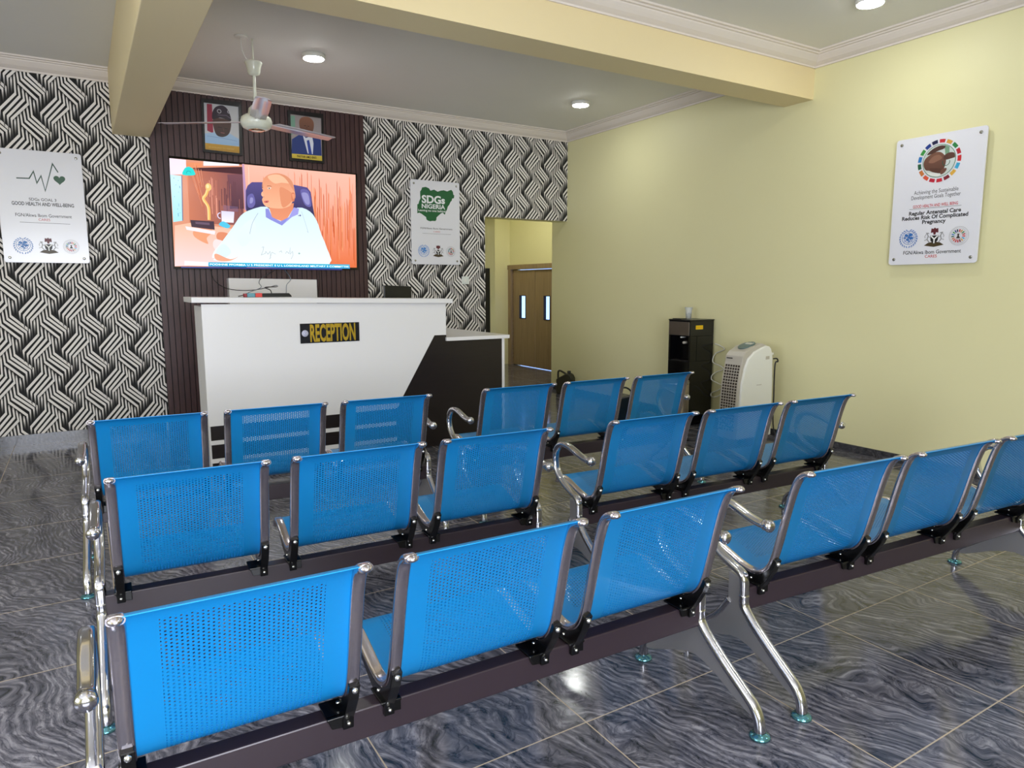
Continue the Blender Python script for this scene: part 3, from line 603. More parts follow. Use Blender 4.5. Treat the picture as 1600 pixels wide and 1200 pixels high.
def bench(name='waiting_bench'):
    root = empty(name)
    mb = MB(); mb.box(-0.832, 0.832, -0.015, 0.036, 0.246, 0.325); mb.build('beam', M['beam'], root, 0.004)
    for j in (-1, 0, 1):
        cx = j * SEAT_P
        for nm, a, b, mm in (('backrest', 0, KSPLIT, 'perf_back'), ('seat', KSPLIT, len(SP) - 1, 'perf_seat')):
            o = sheet(a, b, HW + 0.006).build(nm, M[mm], root); o.location.x = cx
        for sg in (-1, 1):
            mb = MB()
            path = [(sg * 0.226, p[0], p[1] - 0.004) for i, p in enumerate(SP)]
            mb.tube(path, 0, sect=rsect(0.032, 0.017, 3), lateral=(1, 0, 0))
            mb.sphere((sg * 0.226, -.197, .754), 0.0140, 0, 12, 0.6)
            o = mb.build('side_frame', M['side_chrome'], root); o.location.x = cx
            # black bracket cradling the bend
            mb = MB(); x0, x1 = sg * 0.226 - 0.013, sg * 0.226 + 0.013
            out = [(-.092, .436), (-.078, .444), (-.062, .430), (-.048, .396), (-.016, .366), (.020, .358), (.070, .364), (.140, .386), (.150, .374), (.09, .342), (.052, .327), (.048, .300), (.037, .300), (.037, .3265), (-.0165, .3265), (-.0165, .296), (-.030, .296), (-.033, .325), (-.052, .352), (-.077, .395)]
            mb.prism(out, x0, x1, 'x')
            i0, i1 = (sg * 0.226 - 0.050, sg * 0.226 + 0.0) if sg > 0 else (sg * 0.226 - 0.02, sg * 0.226 + 0.032)
            mb.box(i0, i1, -0.030, 0.050, 0.3262, 0.333); mb.prism([(i0 + .012, .302), (i1, .298), (i1, .333), (i0, .333)], -0.0245, -0.0165, 'y')
            br = mb.build('bracket', M['bracket'], root, 0.002); br.location.x = cx
            for (yy, zz, rr) in ((-.085, .425, .008), (-.029, .312, .005)):
                bo = MB(); bo.sphere((sg * 0.226, yy - 0.004, zz), rr, 0, 10); bo.build('bolt', M['bolt'], br)
            bo = MB(); bo.sphere((sg * 0.226 + (-0.0135), 0.010, 0.345), 0.0045, 0, 10); bo.build('bolt', M['bolt'], br)
    for sg in (-1, 1):
        X = sg * LX
        mb = MB()
        # cast side plate with arched underside
        plate = [(-.012, .352), (-.012, .262), (-.112, .170), (-.215, .108), (-.240, .080), (-.235, .055), (-.205, .063), (-.16, .083), (-.10, .112), (-.04, .134), (0, .140), (.04, .134), (.10, .112), (.16, .083), (.205, .063), (.235, .055), (.240, .080), (.215, .108), (.112, .170), (.058, .262), (.058, .362)]
        mb.prism(plate, X - 0.010, X + 0.010, 'x')
        leg = mb.build('leg', M['cast'], root, 0.003)
        # polished tube forming the rear edge, and its mirror at the front
        tb = MB(); pr = smooth_path([(-.006, .300), (-.006, .272), (-.016, .250), (-.060, .210), (-.13, .158), (-.205, .108), (-.235, .085), (-.252, .060), (-.2585, .035), (-.2598, .016)], 4)
        tb.tube([(X, p[0], p[1]) for p in pr], 0, sect=rsect(0.034, 0.030, 4), lateral=(1, 0, 0))
        tb.build('leg_tube', M['chrome'], leg)
        tb = MB(); pf = smooth_path([(.052, .262), (.066, .243), (.10, .195), (.15, .150), (.205, .108), (.235, .085), (.252, .060), (.2585, .035), (.2598, .016)], 4)
        tb.tube([(X, p[0], p[1]) for p in pf], 0, sect=rsect(0.032, 0.026, 4), lateral=(1, 0, 0)); tb.build('leg_tube', M['chrome'], leg)
        for s2 in (-1, 1):
            fp = MB(); fp.lathe([(0.009, 0.030), (0.010, 0.014), (0.026, 0.011), (0.031, 0.006), (0.031, 0.0005)], (X, s2 * 0.2598, 0), 20); fp.build('foot_pad', M['pad'], leg)
        ab = MB(); pa = smooth_path([(-.006, .276), (-.006, .335), (-.002, .358), (.014, .373), (.055, .386), (.110, .408), (.155, .434), (.186, .470), (.199, .515), (.192, .556), (.168, .586), (.130, .600), (.085, .599), (.040, .589), (-.010, .575), (-.055, .567), (-.078, .567)], 4)
        k = len(pa)
        ab.tube([(X, p[0], p[1]) for p in pa], 0, sect=rsect(0.034, 0.024, 4), lateral=(1, 0, 0))
        ab.lathe([(0.012, 0), (0.017, -0.002), (0.019, -0.008), (0.0165, -0.011), (0.0195, -0.016), (0.021, -0.024), (0.018, -0.032), (0.010, -0.037), (0.002, -0.038)], (X, -0.074, 0.567), 18, axis='y')
        ab.build('armrest', M['chrome'], root)
    return root
B0 = bench(); index_kids()
BEN = [
    ((0.7936, 1.523), -0.0203, 'blue perforated three-seat metal bench with chrome arms in the lower left, nearest to the viewer'),
    ((0.8216, 2.5312), -0.0497, 'blue three-seat metal bench in the left column, second from the reception desk'),
    ((0.7870, 3.6225), -0.0611, 'blue three-seat metal bench in the left column standing closest to the white reception desk'),
    ((2.6724, 1.4406), -0.0728, 'blue three-seat metal bench in the right column, cut by the right edge of the photo'),
    ((2.7058, 2.4211), -0.0553, 'blue three-seat metal bench in the middle of the right column, left arm fully visible'),
    ((2.7054, 3.5662), -0.0311, 'blue three-seat metal bench in the right column standing closest to the black water dispenser'),
]
for i, ((x, y), th, lb) in enumerate(BEN):
    o = B0 if i == 0 else copy_tree(B0)
    o.location = (x, y, 0); o.rotation_euler = (0, 0, th); tag(o, lb, 'bench', 'blue waiting benches')

# ------------------------------------------------ reception desk
CX0, CX1, CY = 0.705, 2.577, 5.25
desk = tag(empty('reception_desk', (0, 0, 0)), 'white and dark brown reception desk with raised front and lower side wing', 'desk')
yb = CY + 0.36
mb = MB(); mb.box(CX0, 2.56, CY + 0.012, yb, 0, 1.20); mb.build('body', M['white_lam'], desk, 0.003)
kx = (1.232 - 1.262) / (2.62 - 0.64)
mb = MB(); mb.box(0.640, 2.622, CY - 0.045, yb + 0.02, 1.20, 1.237)
mb.v = [(v[0], v[1], v[2] + kx * (v[0] - 2.62) + (-0.003)) for v in mb.v]
mb.build('counter_top', M['white_lam'], desk, 0.003)
# white front panel and dark wedge at its right
mb = MB(); mb.prism([(CX0, 0.354), (2.128, 0.354), (2.18, 0.45), (2.470, 0.935), (CX1, 0.935), (CX1, 1.205), (CX0, 1.215)], CY, CY + 0.012, 'y'); mb.build('front_panel', M['white_lam'], desk)
mb = MB(); mb.prism([(2.118, 0.0), (CX1, 0.0), (CX1, 0.934), (2.471, 0.934), (2.181, 0.45), (2.129, 0.354), (2.118, 0.354)], CY - 0.001, CY + 0.012, 'y'); mb.build('dark_panel', M['wenge'], desk)
mb = MB()
for z0, z1 in ((0.250, 0.353), (0.118, 0.219), (0.0, 0.086)): mb.box(CX0 + 0.012, 2.118, CY + 0.002, CY + 0.013, z0, z1)
mb.build('plinth_band', M['wenge'], desk)
mb = MB()
for z0, z1 in ((0.219, 0.250), (0.086, 0.118)): mb.box(CX0, 2.118, CY - 0.002, CY + 0.013, z0, z1)
mb.build('white_stripe', M['white_lam'], desk)
mb = MB(); mb.box(2.578, 3.118, CY + 0.002, CY + 0.02, 0, 0.885); mb.build('wing_front', M['wenge'], desk)
mb = MB(); mb.box(3.118, 3.145, CY, 6.5, 0, 0.885); mb.build('wing_edge', M['white_lam'], desk, 0.002)
mb = MB(); mb.box(2.570, 3.180, CY - 0.03, 6.5, 0.885, 0.915); mb.box(0.86, 2.57, yb, 6.15, 0.70, 0.73); mb.build('work_top', M['white_lam'], desk, 0.002)

dl = tag(empty('reception_sign', (1.6, CY - 0.0005, 0.987)), 'black RECEPTION nameplate with gold letters on the white desk front', 'sign')
mb = MB(); mb.prism([(-.2285, -.0725), (.2255, -.0705), (.2265, .0750), (-.2275, .0750)], -0.006, 0.0, 'y'); mb.build('plate', mat('nameplate_black', (18, 17, 26), 0.25), dl)
# slightly tapering baseline as in the photo
text('lettering', dl, 'RECEPTION', -0.1555, 0.1945, -0.0585, 0.122, -0.0085, M['gold'], 0.032, 0.002, 0.002)
mb = MB(); mb.lathe([(0.025, -0.0062), (0.0235, -0.009), (0.001, -0.009)], (-0.193, 0, 0.002), 24, axis='y'); mb.build('round_sticker', mat('sticker_lilac', (205, 205, 225), 0.4), dl)
A = Art(-0.0093); A.arc(-0.193, 0.002, 0.017, 0, 360, 0.0015, (110, 110, 140), 24); A.arc(-0.193, 0.002, 0.010, 30, 330, 0.0018, (110, 110, 140)); A.line([(-0.196, 0.004), (-0.188, 0.004), (-0.190, -0.003)], 0.002, (110, 110, 140)); A.build('sticker_mark', dl)

# items on the desk
adp = tag(empty('extension_block', (1.195, 5.42, 1.257)), 'red and blue ended black power strip lying on the reception desk top', 'power strip')
mb = MB(); mb.prism([(-0.10, 0.002), (0.165, 0.002), (0.160, 0.016), (0.145, 0.030), (-0.10, 0.030)], -0.03, 0.03, 'y'); mb.build('strip_body', M['black_plastic'], adp, 0.002)
mb = MB(); mb.box(-0.155, -0.100, -0.031, 0.031, 0.002, 0.031); mb.build('blue_section', mat('teal_plastic', (95, 150, 165), 0.4), adp, 0.003)
mb = MB(); mb.box(-0.098, -0.050, -0.0315, 0.0315, 0.002, 0.0315); mb.build('red_section', mat('red_plastic', (215, 65, 60), 0.4), adp, 0.003)
mb = MB(); mb.box(-0.175, -0.156, -0.028, 0.028, 0.002, 0.029); mb.build('red_end', mat('dark_red_plastic', (150, 40, 50), 0.4), adp, 0.003)

mon = tag(empty('computer_monitor', (2.47, 6.0, 0.0)), 'black computer monitor standing behind the desk, only its top showing', 'monitor')
mb = MB(); mb.box(-0.135, 0.130, 0, 0.03, 0.93, 1.347)
mb.v = [(v[0], v[1], v[2] - (0.012 * (v[0] + .135) / .265 if v[2] > 1.2 else 0)) for v in mb.v]; mb.build('display', M['black_plastic'], mon, 0.004)
mb = MB(); mb.box(-0.02, 0.02, 0.028, 0.05, 0.73, 1.05); mb.box(-0.09, 0.09, -0.05, 0.10, 0.7305, 0.742); mb.build('stand', M['black_plastic'], mon, 0.003)

cb = tag(empty('wall_cabinet', (1.622, 7.08, 0.0)), 'plain white cabinet front below the television, behind the desk', 'cabinet')
mb = MB(); mb.box(-0.417, 0.418, 0.0, 0.103, 0.0, 1.418)
mb.v = [(v[0], v[1], v[2] - (0.012 * (v[0] + .417) / .835 if v[2] > 1 else 0)) for v in mb.v]; mb.build('carcass', M['white_lam'], cb, 0.003)
mb = MB(); mb.box(-0.405, -0.002, -0.014, 0.0, 0.06, 1.15); mb.build('door', M['white_lam'], cb, 0.002); mb = MB(); mb.box(0.002, 0.405, -0.014, 0.0, 0.06, 1.15); mb.build('door', M['white_lam'], cb, 0.002)

def cable(name, pts, r, m, label):
    mb = MB(); mb.tube(smooth_path(pts, 8), r, 6); o = mb.build(name, m); tag(o, label, 'cable'); return o
cable('power_cable', [(1.055, 7.10, 1.50), (1.075, 7.06, 1.40), (1.15, 7.0, 1.33), (1.24, 6.9, 1.306), (1.32, 6.6, 1.306), (1.36, 6.2, 1.328), (1.34, 5.8, 1.345), (1.29, 5.55, 1.335), (1.18, 5.45, 1.33), (1.215, 5.44, 1.31), (1.222, 5.43, 1.282)], 0.0035, M['black_plastic'], 'black cable looping from the left underside of the television to the power strip')
cable('power_cable', [(1.64, 7.10, 1.50), (1.56, 7.05, 1.455), (1.47, 6.95, 1.41), (1.40, 6.7, 1.37), (1.31, 6.2, 1.33), (1.12, 5.7, 1.295), (1.035, 5.49, 1.275), (0.985, 5.43, 1.266)], 0.0035, M['black_plastic'], 'black cable hanging from the middle of the television and curling left over the cabinet')
cable('power_cable', [(1.73, 7.10, 1.50), (1.73, 6.95, 1.45), (1.66, 6.6, 1.40), (1.50, 6.1, 1.35), (1.37, 5.6, 1.29), (1.315, 5.44, 1.282)], 0.0035, M['black_plastic'], 'straight black cable dropping from the television to the right end of the power strip')
cable('power_cable', [(2.095, 7.165, 1.49), (2.09, 7.165, 1.36), (2.045, 7.06, 1.27), (2.0, 7.05, 1.0)], 0.003, M['black_plastic'], 'thin black cable running down the right edge of the white cabinet')

# ------------------------------------------------ television
D = json.loads(DATA)
T = D['TV']
tv = tag(empty('television', (1.63, 7.13, 1.53)), 'large wide television on the dark slatted panel showing a seated man in white', 'television')
c = T['cor']; mb = MB(); cc = [(c[0][0], c[0][1]), (c[1][0], c[1][1]), (c[2][0], c[2][1]), (c[3][0], c[3][1])]
mb.prism(cc[::-1], 0.0, 0.05, 'y'); mb.build('housing', M['black_gloss'], tv)
A = Art(-0.0005, 0.00002)
s = T['scr']; A.poly(s, (225, 150, 120))
A.poly(T['pink'], (252, 232, 246)); A.poly(T['orange'], (238, 150, 105), (196, 84, 40)); A.hpoly(T['shelf'], (205, 120, 90), (120, 70, 80)); A.poly(T['shelf2'], (120, 72, 84), (78, 40, 60))
A.poly(T['topw'], (250, 245, 255)); A.poly(T['shelfdark'], (70, 28, 40)); A.poly(T['window'], (205, 240, 255), (170, 235, 255))
A.poly(T['wood'], (255, 190, 170), (232, 110, 56))
def bil(q, u, v):
    a = [q[0][i] + (q[1][i] - q[0][i]) * u for i in (0, 1)]; b = [q[3][i] + (q[2][i] - q[3][i]) * u for i in (0, 1)]
    return (a[0] + (b[0] - a[0]) * v, a[1] + (b[1] - a[1]) * v)
rr = random.Random(3)
for k in range(150):
    u = rr.random() * 0.985; wdt = 0.0015 + 0.006 * rr.random(); pale = u < 0.45
    c_ = rr.choice([(246, 170, 140), (240, 150, 118), (250, 195, 170), (235, 140, 100)] if pale else [(236, 128, 74), (214, 96, 46), (196, 82, 38), (246, 160, 110), (228, 112, 60)])
    v0 = rr.random() * 0.6; v1 = min(1, v0 + 0.2 + 0.4 * rr.random()); d = 0.008 * (rr.random() - .5)
    if v1 < 0.35: c_ = tuple(min(255, x + 28) for x in c_)
    A.poly([bil(T['wood'], u, v0), bil(T['wood'], min(1, u + wdt), v0 + .03), bil(T['wood'], min(1, max(0, u + wdt + d)), v1), bil(T['wood'], max(0, min(1, u + d)), v1 - .03)], c_)
for k in range(26):
    u = rr.random() * .9; v0 = rr.random() * .5; A.poly([bil(T['orange'], u, v0), bil(T['orange'], u + 0.03, v0), bil(T['orange'], u + 0.04, v0 + .4), bil(T['orange'], u + 0.01, v0 + .4)], rr.choice([(206, 100, 60), (240, 165, 130), (222, 124, 84)]))
for k in range(40):
    u = 0.28 + rr.random() * .68; v0 = 0.15 + rr.random() * .45; A.poly([bil(T['shelf'], u, v0), bil(T['shelf'], u + 0.012, v0), bil(T['shelf'], u + 0.014, v0 + .3), bil(T['shelf'], u + 0.002, v0 + .3)], rr.choice([(226, 150, 130), (200, 120, 100)]) if u < .5 else rr.choice([(120, 66, 70), (150, 90, 84), (98, 54, 64)]))
for k in range(14):
    q = bil(T['window'], .25 + .6 * rr.random(), .05 + .85 * rr.random()); A.line([q, (q[0] + .012 * (rr.random() - .3), q[1] + .05 * (rr.random() - .6))], 0.004, rr.choice([(60, 130, 170), (90, 160, 190), (130, 190, 215)]))
A.line([bil(T['window'], 1.0, 0.0), bil(T['window'], 1.0, 1.0)], 0.008, (120, 110, 140))
A.poly(T['divider'], (205, 160, 190), (170, 140, 190)); A.poly(T['desk'], (246, 190, 160), (250, 218, 220))
A.poly(blob([bil(T['desk'], a, b) for a, b in ((.02, .3), (.4, .22), (.85, .38), (.7, .5), (.3, .45), (.05, .5))]), (238, 160, 120)); A.poly(blob([bil(T['desk'], a, b) for a, b in ((.45, .62), (.75, .6), (.8, .8), (.5, .9))]), (226, 140, 104))
A.poly(blob([bil(T['desk'], a, b) for a, b in ((.0, .62), (.4, .58), (.45, .8), (.2, .95), (.0, .98))]), (252, 226, 226))
A.line(smooth_path(T['statue'], 5), 0.026, (246, 186, 100)); A.line(smooth_path([(p_[0] - .006, p_[1]) for p_ in T['statue']], 5), 0.010, (255, 222, 150)); A.disc(T['statue'][0][0], T['statue'][0][1], 0.026, (250, 200, 120), rz=0.034); A.disc(T['statue'][0][0] - .006, T['statue'][0][1] + .006, 0.012, (255, 232, 170), rz=0.018)
A.poly(T['paper'], (252, 236, 244)); A.poly(T['printer'], (62, 40, 62)); A.poly([bil(T['printer'], a, b) for a, b in ((.2, .2), (.8, .2), (.8, .5), (.2, .5))], (104, 80, 104)); A.poly(T['mug'], (222, 218, 250), (246, 242, 255)); m0 = T['mug'][0]; A.arc(m0[0] - .008, m0[1] - .045, .026, 90, 270, .008, (226, 220, 250)); A.poly(blob(T['blue']), (80, 200, 235))
for k in range(4): A.line([(m0[0] + .02, m0[1] + .012 + .012 * k), (m0[0] + .15, m0[1] + .004 + .012 * k)], .004, (130, 110, 150))
A.poly(T['chair'], (84, 74, 140), (34, 30, 76))
c0, c7, c8 = T['chair'][0], T['chair'][7], T['chair'][8]
A.poly(blob([(c0[0] + .02, c0[1] + .01), (c0[0] + .02, c0[1] + .10), (c0[0] + .07, c0[1] + .13), (c0[0] + .09, c0[1] + .05), (c0[0] + .06, c0[1] + .0)]), (104, 98, 168)); A.poly(blob([(c0[0] + .04, c0[1] + .04), (c0[0] + .045, c0[1] + .09), (c0[0] + .07, c0[1] + .09), (c0[0] + .065, c0[1] + .05)]), (150, 148, 205))
A.poly(blob([(c7[0] - .10, c7[1] + .01), (c7[0] - .02, c7[1] + .005), (c8[0] - .015, c8[1] + .0), (c8[0] - .08, c8[1] + .01)]), (104, 98, 168)); A.poly(blob([(c7[0] - .09, c7[1] - .02), (c7[0] - .03, c7[1] - .02), (c8[0] - .03, c8[1] + .02), (c8[0] - .07, c8[1] + .02)]), (150, 148, 205))
A.poly(blob(T['shirt'], 3), (214, 240, 252), (242, 252, 255)); sh_ = T['shirt']
A.poly(blob([(sh_[3][0] + .03, sh_[3][1] - .06), (sh_[5][0] + .02, sh_[5][1] - .08), (sh_[5][0] + .04, sh_[5][1] - .22), (sh_[3][0] + .08, sh_[3][1] - .18)]), (228, 246, 253)); A.poly(blob([(sh_[1][0] + .02, sh_[1][1]), (sh_[2][0] + .03, sh_[2][1]), (sh_[2][0] + .09, sh_[2][1] - .08), (sh_[0][0] + .06, sh_[0][1] - .02)]), (222, 240, 249))
A.poly(T['neck'], (226, 140, 104), (238, 152, 114))
A.poly(T['collar'][:5] + T['collar'][9:], (140, 142, 222)); A.poly(T['collar'][4:10], (160, 160, 232))
A.line(smooth_path(T['slv'][:3], 4), 0.004, (165, 175, 195)); A.line(smooth_path(T['slv2'][:3], 4), 0.003, (170, 185, 205))
hd = T['head']; A.poly(blob(hd, 3), (228, 148, 110), (252, 184, 146))
hx = (hd[0][0] + hd[8][0]) / 2; hz = hd[0][1]
A.poly(blob([(hx + .02, hz + .02), (hd[8][0] - .01, hd[8][1] + .02), (hd[9][0] - .02, hd[9][1] - .01), (hd[11][0] + .01, hd[11][1] + .01), (hx + .01, hz - .08)]), (228, 146, 108)); A.poly(blob([(hd[2][0] + .01, hd[2][1] - .005), (hd[4][0], hd[4][1] - .012), (hd[6][0] - .02, hd[6][1] - .01), (hx + .03, hz + .06), (hx - .04, hz + .05)]), (253, 192, 156))
A.poly(blob([(hd[4][0] + .0, hd[4][1] - .004), (hd[5][0] + .0, hd[5][1] - .004), (hd[6][0] - .004, hd[6][1]), (hd[7][0] - .004, hd[7][1] - .01), (hd[6][0] - .03, hd[6][1] - .02), (hd[5][0] - .02, hd[5][1] - .02)]), (222, 146, 110))
A.poly(blob(T['eye']), (240, 220, 205)); ex = T['eye'][0]; A.disc(ex[0] + .012, ex[1] - .005, .006, (70, 36, 36)); A.line([(ex[0] - .008, ex[1] + .014), (ex[0] + .012, ex[1] + .020), (ex[0] + .036, ex[1] + .014)], 0.004, (120, 60, 44)); A.line([(ex[0] - .058, ex[1] + .002), (ex[0] - .046, ex[1] + .002)], 0.007, (96, 48, 40)); A.line([(ex[0] - .060, ex[1] + .018), (ex[0] - .044, ex[1] + .020)], 0.004, (130, 68, 50))
A.poly(blob(T['mouth']), (214, 110, 104)); m1 = T['mouth']; A.disc((m1[0][0] + m1[1][0]) / 2 + .002, (m1[0][1] + m1[2][1]) / 2, .008, (90, 30, 36), rz=.004); A.poly(blob(T['nose']), (250, 184, 148)); A.line([T['nose'][2], (T['nose'][2][0] + .012, T['nose'][2][1] - .002)], .004, (170, 90, 66)); A.poly(blob(T['ear']), (216, 126, 92)); A.poly(blob([(T['ear'][0][0] + .004, T['ear'][0][1] - .01), (T['ear'][1][0] - .004, T['ear'][1][1] - .01), (T['ear'][2][0] - .006, T['ear'][2][1] + .015)]), (238, 156, 120)); A.poly(blob(T['hand']), (240, 170, 138))
for kk in ('scr1', 'scr2', 'scr3'): A.line(T[kk], 0.003, (150, 156, 166))
A.disc(T['scr3'][4][0] + .09, T['scr3'][4][1] + .01, .009, (160, 190, 190)); mc = T['collar'][7]; A.disc(mc[0] + .02, mc[1] - .01, 0.008, (90, 90, 150)); A.disc(mc[0] + .005, mc[1] - .012, 0.005, (120, 120, 170))
A.poly(T['under'], (60, 60, 120), (30, 60, 150)); A.poly(T['white'], (252, 244, 255)); A.poly(T['ticker'], (25, 185, 225), (10, 150, 215)); A.poly(blob(T['logo'], 3), (25, 220, 215)); lx = T['logo']; A.arc((lx[0][0] + lx[6][0]) / 2, lx[0][1] + .02, 0.018, 20, 200, 0.004, (20, 140, 160))
A.build('screen_picture', tv, M['screen'])
t = T['tt']; text('ticker_lettering', tv, 'PODIHNE PFORMIA U S PRESIDENT S U L LOSIDENLAND MILITARY S COMMITTEE', t[0][0], t[1][0], t[0][1] - 0.011, 0.017, -0.014, emis('ticker_white', (0.75, 0.95, 1, 1), 0.5), 0.01, t[1][1] - t[0][1])

# ------------------------------------------------ framed portraits
def portrait(P, loc, label, kind):
    r = tag(empty('framed_portrait', loc), label, 'portrait')
    o_, i_ = P['out'], P['pic']; mb = MB(); y0, y1 = 0.0, 0.022; k = len(mb.v)
    mb.v += [(p[0], y0 - 0.012 * (j < 2), p[1]) for j, p in enumerate(o_)] + [(p[0], y0 - 0.012 * (j < 2), p[1]) for j, p in enumerate(i_)] + [(p[0], y1, p[1]) for p in o_] + [(p[0], y1, p[1]) for p in i_]
    for a in range(4):
        b = (a + 1) % 4
        mb.face((a, b, 4 + b, 4 + a)); mb.face((a, 8 + a, 8 + b, b)); mb.face((4 + a, 4 + b, 12 + b, 12 + a)); mb.face((8 + a, 12 + a, 12 + b, 8 + b))
    mb.build('frame', mat('frame_black', (12, 11, 14), 0.35), r)
    A = Art(-0.001)
    if kind == 1:
        A.poly(i_, (196, 198, 204), (205, 205, 210)); A.poly(P['red'], (150, 40, 66)); A.poly(P['robe'], (168, 196, 226), (150, 186, 224)); A.poly(blob(P['face'], 3), (84, 56, 50), (60, 40, 38)); A.poly(blob(P['cap'], 3), (46, 30, 50), (34, 22, 40)); A.line([(P['robe'][0][0] + .02, P['robe'][0][1] - .02), (P['robe'][2][0], P['robe'][2][1] - .01), (P['robe'][4][0] - .02, P['robe'][4][1] - .02)], .004, (120, 150, 196))
        c0, c1 = P['cap'][3], P['face'][7]; A.arc(c0[0] - .03, c0[1] - .055, 0.016, 0, 360, .006, (190, 186, 196)); A.arc(c0[0] + .055, c0[1] - .05, 0.012, 60, 300, .006, (190, 186, 196))
        A.line([(c0[0] - .045, c0[1] - .09), (c0[0] + .03, c0[1] - .085), (c0[0] + .07, c0[1] - .11)], .005, (120, 104, 130))
        fx, fz = P['face'][5][0], P['face'][5][1]
        A.line([(fx - .035, fz + .085), (fx + .0, fz + .083)], .006, (20, 14, 16)); A.line([(fx + .025, fz + .08), (fx + .05, fz + .078)], .006, (20, 14, 16)); A.line([(fx - .012, fz + .038), (fx + .022, fz + .036)], .007, (150, 90, 90)); A.line([(fx + .012, fz + .075), (fx + .018, fz + .055)], .005, (100, 70, 64))
        A.poly(P['band'], (196, 150, 50), (176, 132, 36))
    else:
        A.poly(i_, (150, 140, 140), (170, 160, 160)); A.poly(P['green'], (120, 160, 140)); A.poly(P['suit'], (40, 62, 130), (34, 54, 120)); A.poly(P['shirt'], (222, 226, 240)); A.poly(P['tie'], (46, 70, 160)); A.poly(blob(P['head'], 3), (136, 90, 70), (88, 58, 48))
        h0 = P['head']; cx = (h0[1][0] + h0[5][0]) / 2; cz = (h0[3][1] + h0[7][1]) / 2
        A.line([(cx - .025, cz + .006), (cx - .006, cz + .006)], .005, (30, 18, 18)); A.line([(cx + .008, cz + .006), (cx + .026, cz + .005)], .005, (30, 18, 18)); A.line([(cx - .012, cz - .034), (cx + .014, cz - .034)], .005, (70, 36, 36)); A.line([(cx, cz), (cx + .002, cz - .015)], .004, (70, 44, 38))
        A.poly(P['band'], (214, 190, 74), (200, 176, 60))
    A.build('photograph', r)
    t = P['tx']; text('caption', r, 'HIS EXCELLENCY THE PRESIDENT' if kind == 1 else 'PASTOR UMO ENO', t[0][0], t[1][0], t[3][1] + .004, 0.012 if kind == 1 else 0.020, -0.0055, ink((222, 190, 110)) if kind == 1 else ink((40, 24, 20)), 0.02 if kind == 2 else 0, 0)
portrait(D['P1'], (1.235, 7.155, 2.56), 'black framed portrait of a person in a dark cap, left of the fan motor', 1)
portrait(D['P2'], (2.0, 7.155, 2.56), 'black framed portrait of a person in a blue suit, behind the fan blade', 2)

# ------------------------------------------------ acrylic wall signs
def rrect(x0, x1, z0, z1, r=0.02, n=5):
    out = []
    for (cx, cz, a0) in ((x1 - r, z1 - r, 0), (x0 + r, z1 - r, 90), (x0 + r, z0 + r, 180), (x1 - r, z0 + r, 270)):
        for k in range(n + 1): a = math.radians(a0 + 90 * k / n); out.append((cx + r * math.cos(a), cz + r * math.sin(a)))
    return out
def sign_base(loc, rz, rect, label, off=0.028, th=0.010):
    r = tag(empty('wall_sign', loc, rz), label, 'sign'); x0, x1, z0, z1 = rect
    mb = MB(); mb.prism(rrect(x0, x1, z0, z1), -th, 0, 'y'); mb.build('panel', M['sign_white'], r, 0.0015)
    for sx in (x0 + .04, x1 - .04):
        for sz in (z0 + .04, z1 - .04):
            q = MB(); q.lathe([(0.007, off), (0.007, 0.0), (0.011, -th), (0.011, -th - 0.004), (0.008, -th - 0.006), (0.001, -th - 0.006)], (sx, 0, sz), 18, axis='y'); q.build('standoff', M['screw'], r)
    return r
def emb_un(A, cx, cz, r, c=(60, 120, 190)):
    for k in (1.0, .72, .46, .22): A.arc(cx, cz + r * .08, r * .72 * k, 0, 360, r * .05, c, 28)
    for a in range(0, 180, 45): 
        d = (math.cos(math.radians(a)) * r * .72, math.sin(math.radians(a)) * r * .72); A.line([(cx - d[0], cz + r * .08 - d[1]), (cx + d[0], cz + r * .08 + d[1])], r * .04, c)
    for (x, z, s_) in ((-.25, .25, .2), (.2, .3, .22), (.3, -.05, .2), (-.1, -.2, .17), (.05, .05, .14), (-.4, .0, .12), (.1, -.38, .1)): A.disc(cx + x * r, cz + r * .08 + z * r, s_ * r, c, 9, s_ * r * .75)
    for sg in (-1, 1):
        for k in range(11):
            a = math.radians(-80 + k * 15.5); p = (cx + sg * math.cos(a) * r * .93, cz + math.sin(a) * r * .93)
            t_ = a + PI / 2 + 0.6; d = (sg * math.cos(t_) * r * .14, math.sin(t_) * r * .17); e = (sg * math.cos(a) * r * .08, math.sin(a) * r * .08)
            A.poly([(p[0] - d[0], p[1] - d[1]), (p[0] + e[0], p[1] + e[1]), (p[0] + d[0], p[1] + d[1]), (p[0] - e[0], p[1] - e[1])], c)
